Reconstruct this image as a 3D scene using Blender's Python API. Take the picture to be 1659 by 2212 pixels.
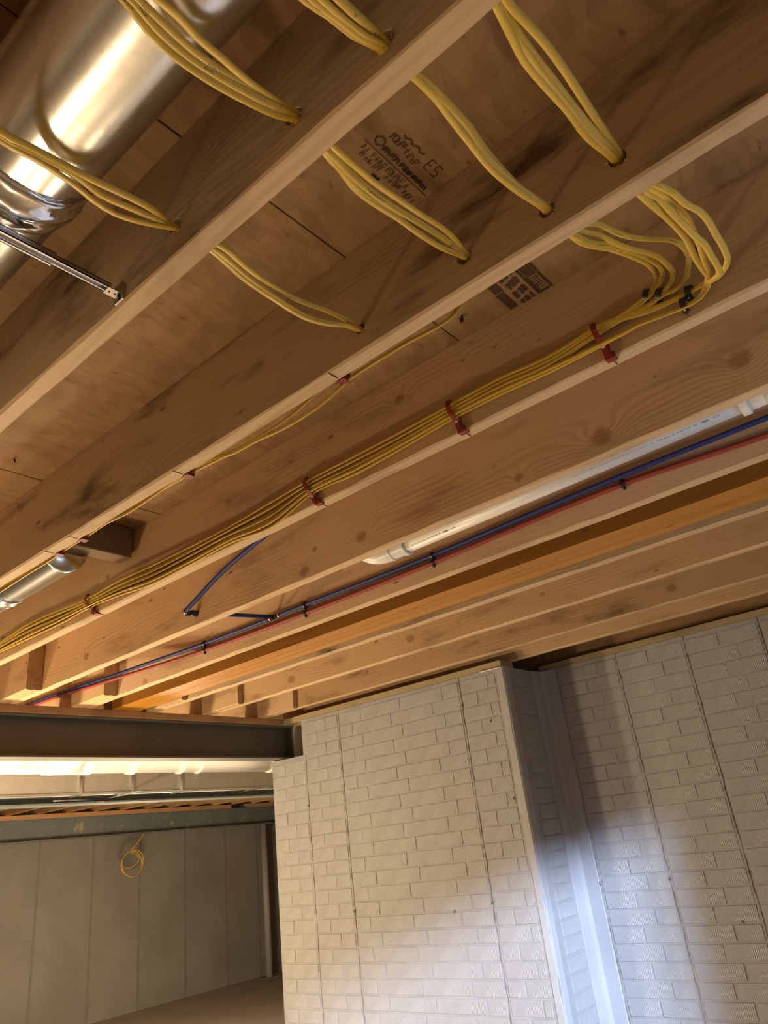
import bpy, bmesh, math, random
from mathutils import Vector, Matrix
random.seed(7)
for o in list(bpy.data.objects): bpy.data.objects.remove(o)
C = bpy.context.scene.collection
scn = bpy.context.scene
PI = math.pi
# All heights below are measured from the camera's eye level; the whole scene is
# lifted by EYE at the very end so that the basement floor lies at z = 0.
EYE = 1.69

# ------------------------------------------------------------------ camera
cam = bpy.data.cameras.new('camera'); camo = bpy.data.objects.new('camera', cam); C.objects.link(camo)
cam.sensor_fit = 'VERTICAL'; cam.sensor_height = 36.0; cam.lens = 1584.1 / 2212 * 36.0
cam.clip_start = 0.02; cam.clip_end = 200
right = Vector((0.642248, -0.758076, -0.113304)); up = Vector((-0.247926, -0.345330, 0.905141)); back = Vector((-0.725293, -0.553234, -0.409734))
camo.matrix_world = Matrix(((right.x, up.x, back.x, 0), (right.y, up.y, back.y, 0), (right.z, up.z, back.z, 0), (0, 0, 0, 1)))
scn.camera = camo

# ------------------------------------------------------------------ world and exposure
w = bpy.data.worlds.new('overcast_sky'); scn.world = w; w.use_nodes = True
bg = w.node_tree.nodes['Background']; bg.inputs[0].default_value = (0.55, 0.70, 1.0, 1); bg.inputs[1].default_value = 0.08
vs = scn.view_settings
vs.view_transform = 'Standard'; vs.look = 'None'; vs.exposure = 0.0; vs.gamma = 1.0; vs.use_curve_mapping = False

# ------------------------------------------------------------------ lights
def area(name, loc, target, size, power, col, sy=None):
    l = bpy.data.lights.new(name, 'AREA'); l.energy = power; l.color = col; l.size = size
    if sy: l.shape = 'RECTANGLE'; l.size_y = sy
    else: l.shape = 'DISK'
    o = bpy.data.objects.new(name, l); C.objects.link(o); o.location = loc
    d = Vector(target) - Vector(loc); o.rotation_euler = d.to_track_quat('-Z', 'Y').to_euler()
    return o
def bulb(name, loc, r, power, col):
    l = bpy.data.lights.new(name, 'POINT'); l.energy = power; l.color = col; l.shadow_soft_size = r
    o = bpy.data.objects.new(name, l); C.objects.link(o); o.location = loc
    return o
WARM = (1.0, 0.765, 0.48)
# bright bay of the sky seen through the opening behind the photographer
area('sky_light', (-1.9, -5.6, 2.55), (3.0, 1.5, -0.5), 0.6, 2500, (0.56, 0.70, 1.0))
# work lamp standing beyond the steel beam
bulb('beam_lamp', (1.5, 4.14, -0.12), 0.06, 95, WARM)
bulb('work_lamp', (1.6, 4.6, -1.25), 0.10, 60, WARM)
bulb('low_joist_fill', (0.15, 3.75, -1.45), 0.12, 135, WARM)  # unseen low fill, added to brighten the joist undersides
bulb('far_room_fill', (4.6, 7.0, -1.2), 0.35, 200, (1.0, .78, .50))  # unseen fill, added to lift the far wall

# added strip light hidden behind the steel beam, brightening the drain pipe and duct
area('hidden_strip_fill', (2.3, 4.06, 0.675), (2.3, 4.9, 0.30), 3.0, 10, WARM, sy=0.05)

# ------------------------------------------------------------------ node helpers
class NT:
    def __init__(s, name):
        s.m = bpy.data.materials.new(name); s.m.use_nodes = True; s.t = s.m.node_tree; s.n = s.t.nodes
        s.b = s.n['Principled BSDF']; s.x = 0
    def node(s, ty, **kw):
        nd = s.n.new(ty)
        for k, v in kw.items(): setattr(nd, k, v)
        return nd
    def ln(s, a, b): s.t.links.new(a, b)
    def val(s, sock, v):
        if hasattr(v, 'is_output') or isinstance(v, bpy.types.NodeSocket): s.ln(v, sock)
        else: sock.default_value = v
    def math(s, op, a, b=0.0, c=None, clamp=False):
        nd = s.node('ShaderNodeMath', operation=op, use_clamp=clamp); s.val(nd.inputs[0], a); s.val(nd.inputs[1], b)
        if c is not None: s.val(nd.inputs[2], c)
        return nd.outputs[0]
    def mix(s, f, a, b, blend='MIX'):
        nd = s.node('ShaderNodeMix', data_type='RGBA', blend_type=blend)
        s.val(nd.inputs[0], f); s.val(nd.inputs[6], a); s.val(nd.inputs[7], b); return nd.outputs[2]
    def comb(s, x, y, z):
        nd = s.node('ShaderNodeCombineXYZ'); s.val(nd.inputs[0], x); s.val(nd.inputs[1], y); s.val(nd.inputs[2], z); return nd.outputs[0]
    def noise(s, vec, scale, detail=3, rough=0.5, dist=0.0):
        nd = s.node('ShaderNodeTexNoise'); s.val(nd.inputs['Vector'], vec); nd.inputs['Scale'].default_value = scale
        nd.inputs['Detail'].default_value = detail; nd.inputs['Roughness'].default_value = rough; nd.inputs['Distortion'].default_value = dist
        return nd.outputs[0]
    def smooth(s, v, a, b, x=0.0, y=1.0):
        nd = s.node('ShaderNodeMapRange', interpolation_type='SMOOTHSTEP'); s.val(nd.inputs[0], v)
        for i, q in enumerate((a, b, x, y)): nd.inputs[i + 1].default_value = q
        return nd.outputs[0]
    def bump(s, h, strength, dist):
        nd = s.node('ShaderNodeBump'); nd.inputs['Strength'].default_value = strength; nd.inputs['Distance'].default_value = dist
        s.ln(h, nd.inputs['Height']); s.ln(nd.outputs[0], s.b.inputs['Normal'])
    def coords(s):
        tc = s.node('ShaderNodeTexCoord'); sp = s.node('ShaderNodeSeparateXYZ'); s.ln(tc.outputs['Object'], sp.inputs[0])
        return tc, sp.outputs[0], sp.outputs[1], sp.outputs[2]
def rgb(r, g, b): return (r, g, b, 1)

def wood(name, light, dark, knots=(), ring=0.013, amp=0.05, stain=0.5, speck=1.0, rough=0.6, axis='y'):
    """sawn timber, grain along the local y (or x) axis; knots = (along, height, radius) in object space"""
    t = NT(name); tc, x, y, z = t.coords()
    if axis == 'x': x, y = y, x
    inf = t.node('ShaderNodeObjectInfo'); rnd = inf.outputs['Random']
    seed = t.math('MULTIPLY', rnd, 37.0)
    ys = t.math('ADD', y, seed)
    big = t.noise(t.comb(t.math('MULTIPLY', x, 4.0), t.math('MULTIPLY', ys, 0.9), t.math('MULTIPLY', z, 5.0)), 1.0, 2)
    zz = t.math('ADD', z, t.math('MULTIPLY', x, 0.55))
    zz = t.math('ADD', zz, t.math('MULTIPLY', t.math('SUBTRACT', big, 0.5), amp * 2))
    kmask = None
    for (ky, kz, kr) in knots:
        dy = t.math('MULTIPLY', t.math('SUBTRACT', y, ky), 1 / (kr * 1.25)); dz = t.math('MULTIPLY', t.math('SUBTRACT', z, kz), 1 / kr)
        d2 = t.math('ADD', t.math('MULTIPLY', dy, dy), t.math('MULTIPLY', dz, dz))
        wob = t.math('MULTIPLY', t.math('SUBTRACT', t.noise(tc.outputs['Object'], 40, 2), 0.5), 1.1)
        d2w = t.math('ADD', d2, wob)
        g = t.math('POWER', 2.718, t.math('MULTIPLY', d2, -0.22))
        zz = t.math('ADD', zz, t.math('MULTIPLY', g, kr * 2.2))
        m = t.smooth(d2w, 1.7, 0.2)
        kmask = m if kmask is None else t.math('MAXIMUM', kmask, m)
    rg = t.math('SINE', t.math('MULTIPLY', zz, 2 * PI / ring))
    rg = t.smooth(rg, -0.9, 1.0)
    gate = t.noise(t.comb(t.math('MULTIPLY', x, 6), t.math('MULTIPLY', ys, 1.4), t.math('MULTIPLY', z, 7)), 1.0, 2)
    rg = t.math('MULTIPLY', rg, t.smooth(gate, 0.35, 0.7, 0.15, 1.0))
    fib = t.noise(t.comb(t.math('MULTIPLY', x, 160), t.math('MULTIPLY', ys, 5), t.math('MULTIPLY', z, 160)), 1.0, 3)
    f = t.math('ADD', t.math('MULTIPLY', rg, 0.42), t.math('MULTIPLY', t.math('SUBTRACT', fib, 0.5), 0.5), clamp=True)
    col = t.mix(f, light, dark)
    st = t.noise(t.comb(t.math('MULTIPLY', x, 5), t.math('MULTIPLY', ys, 2.3), t.math('MULTIPLY', z, 9)), 1.0, 4, 0.6)
    col = t.mix(t.math('MULTIPLY', t.smooth(st, 0.50, 0.76), stain), col, rgb(dark[0] * .42, dark[1] * .42, dark[2] * .45))
    # pin knots and scuffs
    vo = t.node('ShaderNodeTexVoronoi'); t.ln(t.comb(t.math('MULTIPLY', x, 14), t.math('MULTIPLY', ys, 5.5), t.math('MULTIPLY', z, 14)), vo.inputs['Vector']); vo.inputs['Scale'].default_value = 1.0
    sepc = t.node('ShaderNodeSeparateColor'); t.ln(vo.outputs['Color'], sepc.inputs[0])
    pin = t.math('MULTIPLY', t.smooth(vo.outputs['Distance'], 0.11, 0.04), t.math('GREATER_THAN', sepc.outputs[0], 0.72))
    col = t.mix(t.math('MULTIPLY', pin, 0.75 * speck), col, rgb(0.09, 0.04, 0.02))
    if kmask is not None:
        kn = t.noise(tc.outputs['Object'], 60, 2)
        kc = t.mix(kn, rgb(dark[0] * .50, dark[1] * .40, dark[2] * .36), rgb(dark[0] * .85, dark[1] * .7, dark[2] * .6))
        rr = t.math('SINE', t.math('MULTIPLY', zz, 2 * PI / .0045))
        col = t.mix(t.math('MULTIPLY', kmask, t.math('ADD', .66, t.math('MULTIPLY', rr, .14))), col, kc)
    hs = t.node('ShaderNodeHueSaturation'); t.ln(col, hs.inputs['Color'])
    t.ln(t.math('ADD', t.math('MULTIPLY', rnd, 0.22), 0.89), hs.inputs['Value'])
    t.ln(hs.outputs[0], t.b.inputs['Base Color']); t.b.inputs['Roughness'].default_value = rough
    t.b.inputs['Specular IOR Level'].default_value = 0.25
    t.bump(t.math('ADD', t.math('MULTIPLY', fib, 0.6), t.math('MULTIPLY', rg, 0.2)), 0.35, 0.0012)
    return t.m

LT = rgb(0.60, 0.40, 0.215); DK = rgb(0.40, 0.23, 0.10)
M = {}
M['joist'] = wood('joist_pine', LT, DK)
M['joist_grey'] = wood('joist_weathered', rgb(0.50, 0.35, 0.195), rgb(0.31, 0.19, 0.095), stain=1.25, amp=0.10)
M['joist_C'] = wood('joist_pine_cable', LT, DK, [(0.924, .176, .013), (0.52, .131, .004), (0.629, .176, .005), (0.721, .186, .006), (2.30, .12, .009), (1.62, .155, .011), (3.1, .1, .012)])
M['joist_D'] = wood('joist_pine_knotty', LT, rgb(.37, .195, .08), [(1.433, .065, .018), (0.572, .05, .024), (1.706, .03, .018), (3.141, .074, .018), (0.396, .148, .004), (1.648, .095, .010), (0.831, .036, .012), (0.2, .09, .022), (2.45, .06, .004)], ring=0.016, amp=0.08)
M['joist_E'] = wood('joist_pine_pipe', rgb(.62, .42, .25), rgb(.50, .31, .165), [(3.292, .02, .018), (1.9, .18, .01)], ring=.02)
M['joist_H'] = wood('joist_pine_h', rgb(.50,.32,.165), rgb(.33,.18,.078), [(2.20, .07, .022), (3.086, .055, .024), (1.43, .08, .01)], stain=.7)
M['joist_I'] = wood('joist_pine_mould', rgb(.50,.32,.165), rgb(.33,.18,.078), [(1.0, .063, .02), (2.9, .1, .01)], stain=1.0)
M['joist_far'] = wood('joist_far', rgb(0.62, .40, .20), rgb(.42, .25, .11), speck=.3)
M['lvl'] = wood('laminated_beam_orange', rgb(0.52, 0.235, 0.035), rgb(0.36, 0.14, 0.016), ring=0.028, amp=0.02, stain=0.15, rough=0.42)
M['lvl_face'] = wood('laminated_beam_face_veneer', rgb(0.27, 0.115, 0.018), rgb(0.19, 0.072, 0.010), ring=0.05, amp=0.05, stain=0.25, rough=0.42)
M['plate'] = wood('plate_pine', rgb(0.55, .34, .17), rgb(.38, .20, .09), [(2.0, .02, .008), (3.0, .02, .006)], axis='x')
M['sill'] = wood('sill_treated', rgb(0.47, .37, .21), rgb(.33, .24, .12), stain=.5)
M['plate_orange'] = wood('plate_orange', rgb(0.66, .36, .17), rgb(.55, .27, .11), axis='x', speck=.2)
M['rim'] = wood('rim_board', rgb(0.36, .21, .10), rgb(.25, .13, .06), stain=.6)

def osb():
    t = NT('osb_subfloor'); tc, x, y, z = t.coords()
    inf = t.node('ShaderNodeObjectInfo')
    cols = None
    base = rgb(0.33, 0.20, 0.085)
    wob = t.noise(t.comb(x, y, z), 9, 2)
    col = base; hsum = None
    for i, (ang, sc, asp) in enumerate([(0.25, 7, 3.0), (-0.55, 6, 2.6), (1.1, 9, 2.6), (0.1, 13, 3.5)]):
        ca, sa = math.cos(ang), math.sin(ang)
        xr = t.math('ADD', t.math('MULTIPLY', x, ca), t.math('MULTIPLY', y, sa)); yr = t.math('SUBTRACT', t.math('MULTIPLY', y, ca), t.math('MULTIPLY', x, sa))
        v = t.comb(t.math('ADD', t.math('MULTIPLY', xr, sc), t.math('MULTIPLY', wob, 1.2)), t.math('ADD', t.math('MULTIPLY', yr, sc * asp), t.math('MULTIPLY', wob, 2.0)), float(i * 7))
        vo = t.node('ShaderNodeTexVoronoi'); t.ln(v, vo.inputs['Vector']); vo.inputs['Scale'].default_value = 1.0
        sc_ = t.node('ShaderNodeSeparateColor'); t.ln(vo.outputs['Color'], sc_.inputs[0])
        c = t.mix(sc_.outputs[0], rgb(0.21, 0.115, 0.045), rgb(0.40, 0.245, 0.115))
        col = t.mix(0.34 if i else 0.5, col, c)
        hsum = sc_.outputs[1] if hsum is None else t.math('ADD', hsum, sc_.outputs[1])
    chips = t.noise(t.comb(t.math('MULTIPLY', x, 16), t.math('MULTIPLY', y, 48), z), 1.0, 3)
    col = t.mix(t.math('MULTIPLY', t.smooth(chips, 0.64, 0.74), 0.7), col, rgb(0.17, 0.075, 0.03))
    damp = t.noise(t.comb(x, y, z), 1.7, 3)
    col = t.mix(t.math('MULTIPLY', t.smooth(damp, 0.5, 0.75), 0.3), col, rgb(.30, .15, .07))
    t.ln(col, t.b.inputs['Base Color']); t.b.inputs['Roughness'].default_value = 0.7; t.b.inputs['Specular IOR Level'].default_value = .2
    t.bump(t.math('ADD', t.math('MULTIPLY', hsum, .25), chips), 0.5, 0.002)
    return t.m
M['osb'] = osb()
M['joist_edge_lit'] = wood('joist_milled_edge_lit', rgb(.66, .465, .26), rgb(.45, .29, .15), stain=.55)  # edge wood with light from below worked into its colour

def concrete(name, a, b, comb=0.0, axis='y', rough=0.75, scale=6, spec=0.3, stain=None):
    t = NT(name); tc, x, y, z = t.coords()
    ob = tc.outputs['Object']
    n1 = t.noise(ob, scale, 4, .6); n2 = t.noise(ob, scale * 12, 3)
    col = t.mix(t.smooth(n1, .3, .7), a, b)
    n3 = t.noise(ob, 2.2, 3)
    if stain: col = t.mix(t.math('MULTIPLY', t.smooth(n3, .55, .8), .5), col, stain)
    t.ln(col, t.b.inputs['Base Color']); t.b.inputs['Roughness'].default_value = rough; t.b.inputs['Specular IOR Level'].default_value = spec
    h = t.math('ADD', t.math('MULTIPLY', n2, .5), n1)
    if comb:
        c = y if axis == 'y' else x
        wv = t.math('SINE', t.math('MULTIPLY', t.math('ADD', c, t.math('MULTIPLY', n1, .004)), 2 * PI / 0.0085))
        g = t.noise(t.comb(t.math('MULTIPLY', x, 3), t.math('MULTIPLY', y, 3), t.math('MULTIPLY', z, 5)), 1.3, 2)
        h = t.math('ADD', h, t.math('MULTIPLY', t.math('MULTIPLY', wv, t.smooth(g, .35, .65, .15, 1.0)), comb))
    t.bump(h, 0.55, 0.0022)
    return t.m
WA, WB = rgb(.385, .38, .37), rgb(.455, .45, .44)
M['painted'] = concrete('white_painted_brick_pattern', WA, WB, comb=.55)
M['painted_x'] = concrete('white_painted_return', WA, WB, comb=.4, axis='x')
M['mortar'] = concrete('white_painted_joint', rgb(.35, .345, .335), rgb(.42, .415, .405))
M['filler'] = concrete('smooth_painted_concrete', rgb(.43, .43, .435), rgb(.49, .49, .495), scale=3)
M['seam'] = concrete('form_seam', rgb(.17, .14, .105), rgb(.34, .31, .27), scale=14)
M['far_concrete'] = concrete('bare_concrete', rgb(.27, .25, .22), rgb(.33, .31, .275), scale=1.2, rough=.85)
M['floor'] = concrete('floor_concrete', rgb(.46, .42, .36), rgb(.52, .48, .42), scale=2)
M['far_seam'] = concrete('far_seam', rgb(.225, .21, .18), rgb(.27, .255, .22), scale=10)
M['dark_seam'] = concrete('dark_seam', rgb(.13, .12, .10), rgb(.2, .18, .15), scale=10)

def plain(name, col, rough=.5, metal=0.0, spec=.5, bump=0.0, bs=60, var=0.0, coat=0):
    t = NT(name); tc, x, y, z = t.coords(); b = t.b
    n = t.noise(tc.outputs['Object'], bs, 3)
    if var: t.ln(t.mix(t.math('MULTIPLY', n, 1.0), rgb(*[c * (1 - var) for c in col]), rgb(*[min(1, c * (1 + var)) for c in col])), b.inputs['Base Color'])
    else: b.inputs['Base Color'].default_value = rgb(*col)
    b.inputs['Roughness'].default_value = rough; b.inputs['Metallic'].default_value = metal; b.inputs['Specular IOR Level'].default_value = spec
    if bump: t.bump(n, bump, .001)
    return t.m
M['galv'] = plain('galvanised_sheet', (.80, .80, .79), .21, 1.0, bump=.25, bs=35, var=.04)
M['galv_dull'] = plain('galvanised_duct', (.68, .64, .56), .42, .45, bump=.3, bs=12, var=.10)
M['foil'] = plain('foil_tape', (.85, .83, .85), .12, 1.0, bump=1.0, bs=45)
M['steel_bright'] = plain('bright_steel', (.62, .60, .60), .25, 1.0, var=.05)
M['pvc'] = plain('white_pvc', (.84, .81, .76), .35, 0, .5, var=.02, bs=4)
M['pvc_print'] = plain('blue_grey_print', (.16, .24, .30), .6)
M['pvc_print2'] = plain('grey_print', (.36, .32, .28), .6)
M['blue'] = plain('blue_pex', (.030, .045, .19), .5, 0, .3)
M['redpex'] = plain('red_pex', (.31, .055, .04), .5, 0, .3)
M['black'] = plain('black_plastic', (.018, .014, .016), .35, 0, .5)
M['copper'] = plain('copper_crimp', (.75, .45, .30), .25, 1.0)
M['red'] = plain('red_plastic_strap', (.25, .028, .018), .45, 0, .4)
M['nail'] = plain('white_nail_head', (.75, .72, .68), .35, .2)
M['ink'] = plain('black_ink', (.085, .045, .024), .8, 0, .1, var=.4, bs=90)
M['splinter'] = plain('fresh_splinter', (.62, .36, .16), .7, 0, .2)
M['hole'] = plain('hole_dark', (.035, .018, .01), .9, 0, .1)
M['cardboard'] = plain('boot_box', (.20, .13, .065), .55, .0, .3, var=.1)

def beam_paint(name, a, b, patch, amount):
    t = NT(name); tc, x, y, z = t.coords()
    v = t.comb(x, y, t.math('MULTIPLY', z, .8))
    n = t.noise(v, 2.2, 5, .62); n2 = t.noise(v, 5.5, 4, .6, .6)
    col = t.mix(t.smooth(n, .35, .65), a, b)
    col = t.mix(t.math('MULTIPLY', t.smooth(n2, .60, .68), amount), col, patch)
    t.ln(col, t.b.inputs['Base Color']); t.b.inputs['Roughness'].default_value = .55
    t.bump(n2, .3, .002)
    return t.m
M['beam'] = beam_paint('beam_grey_paint', rgb(.155, .145, .115), rgb(.125, .115, .09), rgb(.30, .23, .12), .35)
M['beam_far'] = beam_paint('far_beam_blue_grey', rgb(.17, .20, .20), rgb(.21, .23, .22), rgb(.48, .42, .28), .8)

def cable_mat():
    t = NT('yellow_cable_jacket'); uv = t.node('ShaderNodeUVMap'); sp = t.node('ShaderNodeSeparateXYZ'); t.ln(uv.outputs[0], sp.inputs[0])
    u, v = sp.outputs[0], sp.outputs[1]
    inf = t.node('ShaderNodeObjectInfo')
    ch = t.noise(t.comb(t.math('MULTIPLY', u, 330), t.math('MULTIPLY', v, 30), inf.outputs['Random']), 1.0, 1)
    word = t.noise(t.comb(t.math('MULTIPLY', u, 22), 0.0, inf.outputs['Random']), 1.0, 1)
    band = t.math('MULTIPLY', t.smooth(t.math('ABSOLUTE', t.math('SUBTRACT', v, .25)), .045, .03), t.math('GREATER_THAN', word, .53))
    mk = t.math('MULTIPLY', band, t.smooth(ch, .47, .53))
    run = t.math('GREATER_THAN', t.math('SINE', t.math('MULTIPLY', t.math('ADD', u, inf.outputs['Random']), 7.0)), -0.1)
    mk = t.math('MULTIPLY', t.math('MULTIPLY', mk, run), t.math('LESS_THAN', inf.outputs['Random'], .45))
    n = t.noise(t.comb(t.math('MULTIPLY', u, 9), v, 0.0), 1.0, 2)
    col = t.mix(n, rgb(.62, .40, .05), rgb(.69, .47, .08))
    hs = t.node('ShaderNodeHueSaturation'); t.ln(col, hs.inputs['Color']); t.ln(t.math('ADD', t.math('MULTIPLY', inf.outputs['Random'], .2), .9), hs.inputs['Value'])
    col = t.mix(t.math('MULTIPLY', mk, .8), hs.outputs[0], rgb(.05, .03, .01))
    t.ln(col, t.b.inputs['Base Color']); t.b.inputs['Roughness'].default_value = .38; t.b.inputs['Specular IOR Level'].default_value = .45
    return t.m
M['cable'] = cable_mat()

# ------------------------------------------------------------------ object helpers
def tag(o, label=None, cat=None, group=None, kind=None):
    if label: o['label'] = label
    if cat: o['category'] = cat
    if group: o['group'] = group
    if kind: o['kind'] = kind
    return o
def origin_of(p):
    v = Vector((0, 0, 0))
    while p is not None: v += p.location; p = p.parent
    return v
def obj(name, bm, mat, parent=None, origin=None, smooth=False):
    """bm holds points in scene coordinates; the object gets its own origin"""
    po = origin_of(parent) if parent else Vector((0, 0, 0))
    og = Vector(origin) if origin is not None else po
    bmesh.ops.translate(bm, verts=bm.verts, vec=-og)
    me = bpy.data.meshes.new(name); bm.to_mesh(me); bm.free()
    me.materials.append(mat if not isinstance(mat, str) else M[mat])
    if smooth:
        for p in me.polygons: p.use_smooth = True
    o = bpy.data.objects.new(name, me); C.objects.link(o)
    o.parent = parent; o.location = og - po
    return o
def thing(name, label, cat, loc, group=None):
    o = bpy.data.objects.new(name, None); C.objects.link(o); o.location = loc; o.empty_display_size = .05
    return tag(o, label, cat, group)
def box(bm, x0, x1, y0, y1, z0, z1):
    v = [bm.verts.new((x, y, z)) for x in (x0, x1) for y in (y0, y1) for z in (z0, z1)]
    for f in ((0, 1, 3, 2), (4, 6, 7, 5), (0, 4, 5, 1), (2, 3, 7, 6), (0, 2, 6, 4), (1, 5, 7, 3)): bm.faces.new([v[i] for i in f])
    return v
def bxo(x0, x1, y0, y1, z0, z1, bev=0.0):
    bm = bmesh.new(); box(bm, x0, x1, y0, y1, z0, z1)
    if bev: bmesh.ops.bevel(bm, geom=list(bm.edges), offset=bev, segments=1, affect='EDGES')
    return bm
def beamlike(bm, L, prof, axis):
    """extrude a closed profile (list of 2D) along an axis: axis='x' prof=(y,z); axis='y' prof=(x,z)"""
    a, b = L
    mk = (lambda s, p: (s, p[0], p[1])) if axis == 'x' else (lambda s, p: (p[0], s, p[1])) if axis == 'y' else (lambda s, p: (p[0], p[1], s))
    A = [bm.verts.new(mk(a, p)) for p in prof]; B = [bm.verts.new(mk(b, p)) for p in prof]
    n = len(prof)
    for i in range(n): bm.faces.new((A[i], A[(i + 1) % n], B[(i + 1) % n], B[i]))
    bm.faces.new(A[::-1]); bm.faces.new(B)
    bmesh.ops.recalc_face_normals(bm, faces=bm.faces)
def catmull(P, step):
    P = [Vector(p) for p in P]; out = []
    Q = [P[0] * 2 - P[1]] + P + [P[-1] * 2 - P[-2]]
    for i in range(1, len(Q) - 2):
        a, b, c, d = Q[i - 1:i + 3]; n = max(1, int((c - b).length / step))
        t0 = 0; t1 = t0 + max(1e-4, (b - a).length) ** .5; t2 = t1 + max(1e-4, (c - b).length) ** .5; t3 = t2 + max(1e-4, (d - c).length) ** .5
        for k in range(n):
            t = t1 + (t2 - t1) * k / n
            A1 = a * ((t1 - t) / (t1 - t0)) + b * ((t - t0) / (t1 - t0)); A2 = b * ((t2 - t) / (t2 - t1)) + c * ((t - t1) / (t2 - t1)); A3 = c * ((t3 - t) / (t3 - t2)) + d * ((t - t2) / (t3 - t2))
            B1 = A1 * ((t2 - t) / (t2 - t0)) + A2 * ((t - t0) / (t2 - t0)); B2 = A2 * ((t3 - t) / (t3 - t1)) + A3 * ((t - t1) / (t3 - t1))
            out.append(B1 * ((t2 - t) / (t2 - t1)) + B2 * ((t - t1) / (t2 - t1)))
    out.append(P[-1]); return out
def sweep(pts, wv, hw, ht, seg=8):
    """tube of elliptical section, wv = list of width directions; carries UV (metres along, 0..1 around)"""
    bm = bmesh.new(); uvl = bm.loops.layers.uv.new('UVMap'); rings = []; s = [0.0]
    for i, p in enumerate(pts):
        d = (pts[min(i + 1, len(pts) - 1)] - pts[max(i - 1, 0)]).normalized()
        W = wv[i]; W = (W - d * W.dot(d)).normalized(); N = d.cross(W)
        rings.append([bm.verts.new(p + W * (math.cos(2 * PI * k / seg) * hw) + N * (math.sin(2 * PI * k / seg) * ht)) for k in range(seg)])
        if i: s.append(s[-1] + (p - pts[i - 1]).length)
    for i in range(len(rings) - 1):
        for k in range(seg):
            f = bm.faces.new((rings[i][k], rings[i][(k + 1) % seg], rings[i + 1][(k + 1) % seg], rings[i + 1][k]))
            for lp, (a, b) in zip(f.loops, ((s[i], k / seg), (s[i], (k + 1) / seg), (s[i + 1], (k + 1) / seg), (s[i + 1], k / seg))): lp[uvl].uv = (a, b)
    bm.faces.new(rings[0][::-1]); bm.faces.new(rings[-1])
    bmesh.ops.recalc_face_normals(bm, faces=bm.faces)
    return bm
def tube(pts, r, seg=12, step=.03, smooth=True):
    P = catmull(pts, step) if smooth and len(pts) > 2 else [Vector(p) for p in pts]
    W = []
    for i, p in enumerate(P):
        d = (P[min(i + 1, len(P) - 1)] - P[max(i - 1, 0)]).normalized()
        n = Vector((0, 0, 1)) if abs(d.z) < .9 else Vector((0, 1, 0)); W.append(d.cross(n).normalized())
    return sweep(P, W, r, r, seg)
def lathe_axis(p0, d, prof, seg=24, cap=True):
    """prof = (distance along d, radius)"""
    d = Vector(d).normalized(); n = Vector((0, 0, 1)) if abs(d.z) < .9 else Vector((0, 1, 0)); a = d.cross(n).normalized(); b = d.cross(a); p0 = Vector(p0)
    bm = bmesh.new(); R = [[bm.verts.new(p0 + d * s + (a * math.cos(2 * PI * k / seg) + b * math.sin(2 * PI * k / seg)) * r) for k in range(seg)] for s, r in prof]
    for A, B in zip(R, R[1:]):
        for k in range(seg): bm.faces.new((A[k], A[(k + 1) % seg], B[(k + 1) % seg], B[k]))
    if cap: bm.faces.new(R[0][::-1]); bm.faces.new(R[-1])
    bmesh.ops.recalc_face_normals(bm, faces=bm.faces)
    return bm

# ================================================================== THE SETTING
H = 0.866            # underside of the joists above eye level
TOP = 1.112          # underside of the subfloor
FL = -1.69
X1, X2, YC, YE = 3.62, 4.05, 2.07, 4.0        # wall plane, recessed wall plane, step, wall end
tag(obj('floor', bxo(-3.2, 12.2, -6.5, 10.8, FL - .15, FL), 'floor', origin=(0, 0, FL)), kind='structure')
# subfloor: OSB sheets 1.25 m wide, each its own panel, joints 3 mm
ceil = obj('ceiling', bxo(-3.2, 12.2, -.75, 10.7, TOP + .019, TOP + .05), 'osb', origin=(0, 0, TOP)); tag(ceil, kind='structure')
ys = [-.75, -.53, .722, 1.98, 3.235, 4.49, 5.74, 7.0, 8.25, 9.5, 10.7]
for i in range(len(ys) - 1):
    xs = [-3.2, -1.2 + .61 * (i % 2), 1.353 + 0.0 * i, 3.8, 6.2 + .4 * (i % 2), 8.7, 12.2]
    for a, b in zip(xs, xs[1:]):
        dz = random.uniform(0, .0015)
        obj('panel', bxo(a + .0015, b - .0015, ys[i] + .0015, ys[i + 1] - .0015, TOP + dz, TOP + .018, .001), 'osb', parent=ceil)

# nail points that missed the joists
for (x, y, l) in ((1.262, .66, .012), (1.268, .668, .008), (1.18, 1.06, .006), (1.20, 1.12, .006), (1.22, 1.36, .006), (.80, 1.9, .008), (.70, .20, .006), (.66, .35, .006)):
    obj('nail_point', lathe_axis((x, y, TOP), (.5, .3, -1), [(0, .0022), (l, .0022), (l + .004, .0005)], 8), 'hole', parent=ceil)
def wall(name, bms, mat, origin):
    bm = bmesh.new()
    for b in bms: box(bm, *b)
    return tag(obj(name, bm, mat, origin=origin), kind='structure')
WT = .828 # top of the concrete
wr = wall('wall_right', [(X1, X2 + .3, YC, 3.69, FL, WT), (X1, X2 + .3, 3.69, YE, FL, .60), (3.80, X2 + .3, 3.69, YE, .60, WT)], 'mortar', (X1, YC, FL))
wr2 = wall('wall_recess', [(X2, X2 + .3, -.6, YC, FL, WT)], 'mortar', (X2, -.6, FL))
wf = wall('wall_far', [(-3.2, 12.2, 10.5, 10.7, FL, TOP)], 'far_concrete', (-3.2, 10.5, FL))
wl = wall('wall_left', [(-3.2, -3.0, -.8, 10.7, FL, TOP)], 'far_concrete', (-3.2, 0, FL))
wall('wall_end', [(12.0, 12.2, YE, 10.7, FL, TOP), (X2 + .3, 12.2, YE - .2, YE, FL, TOP)], 'far_concrete', (12, YE, FL))
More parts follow.
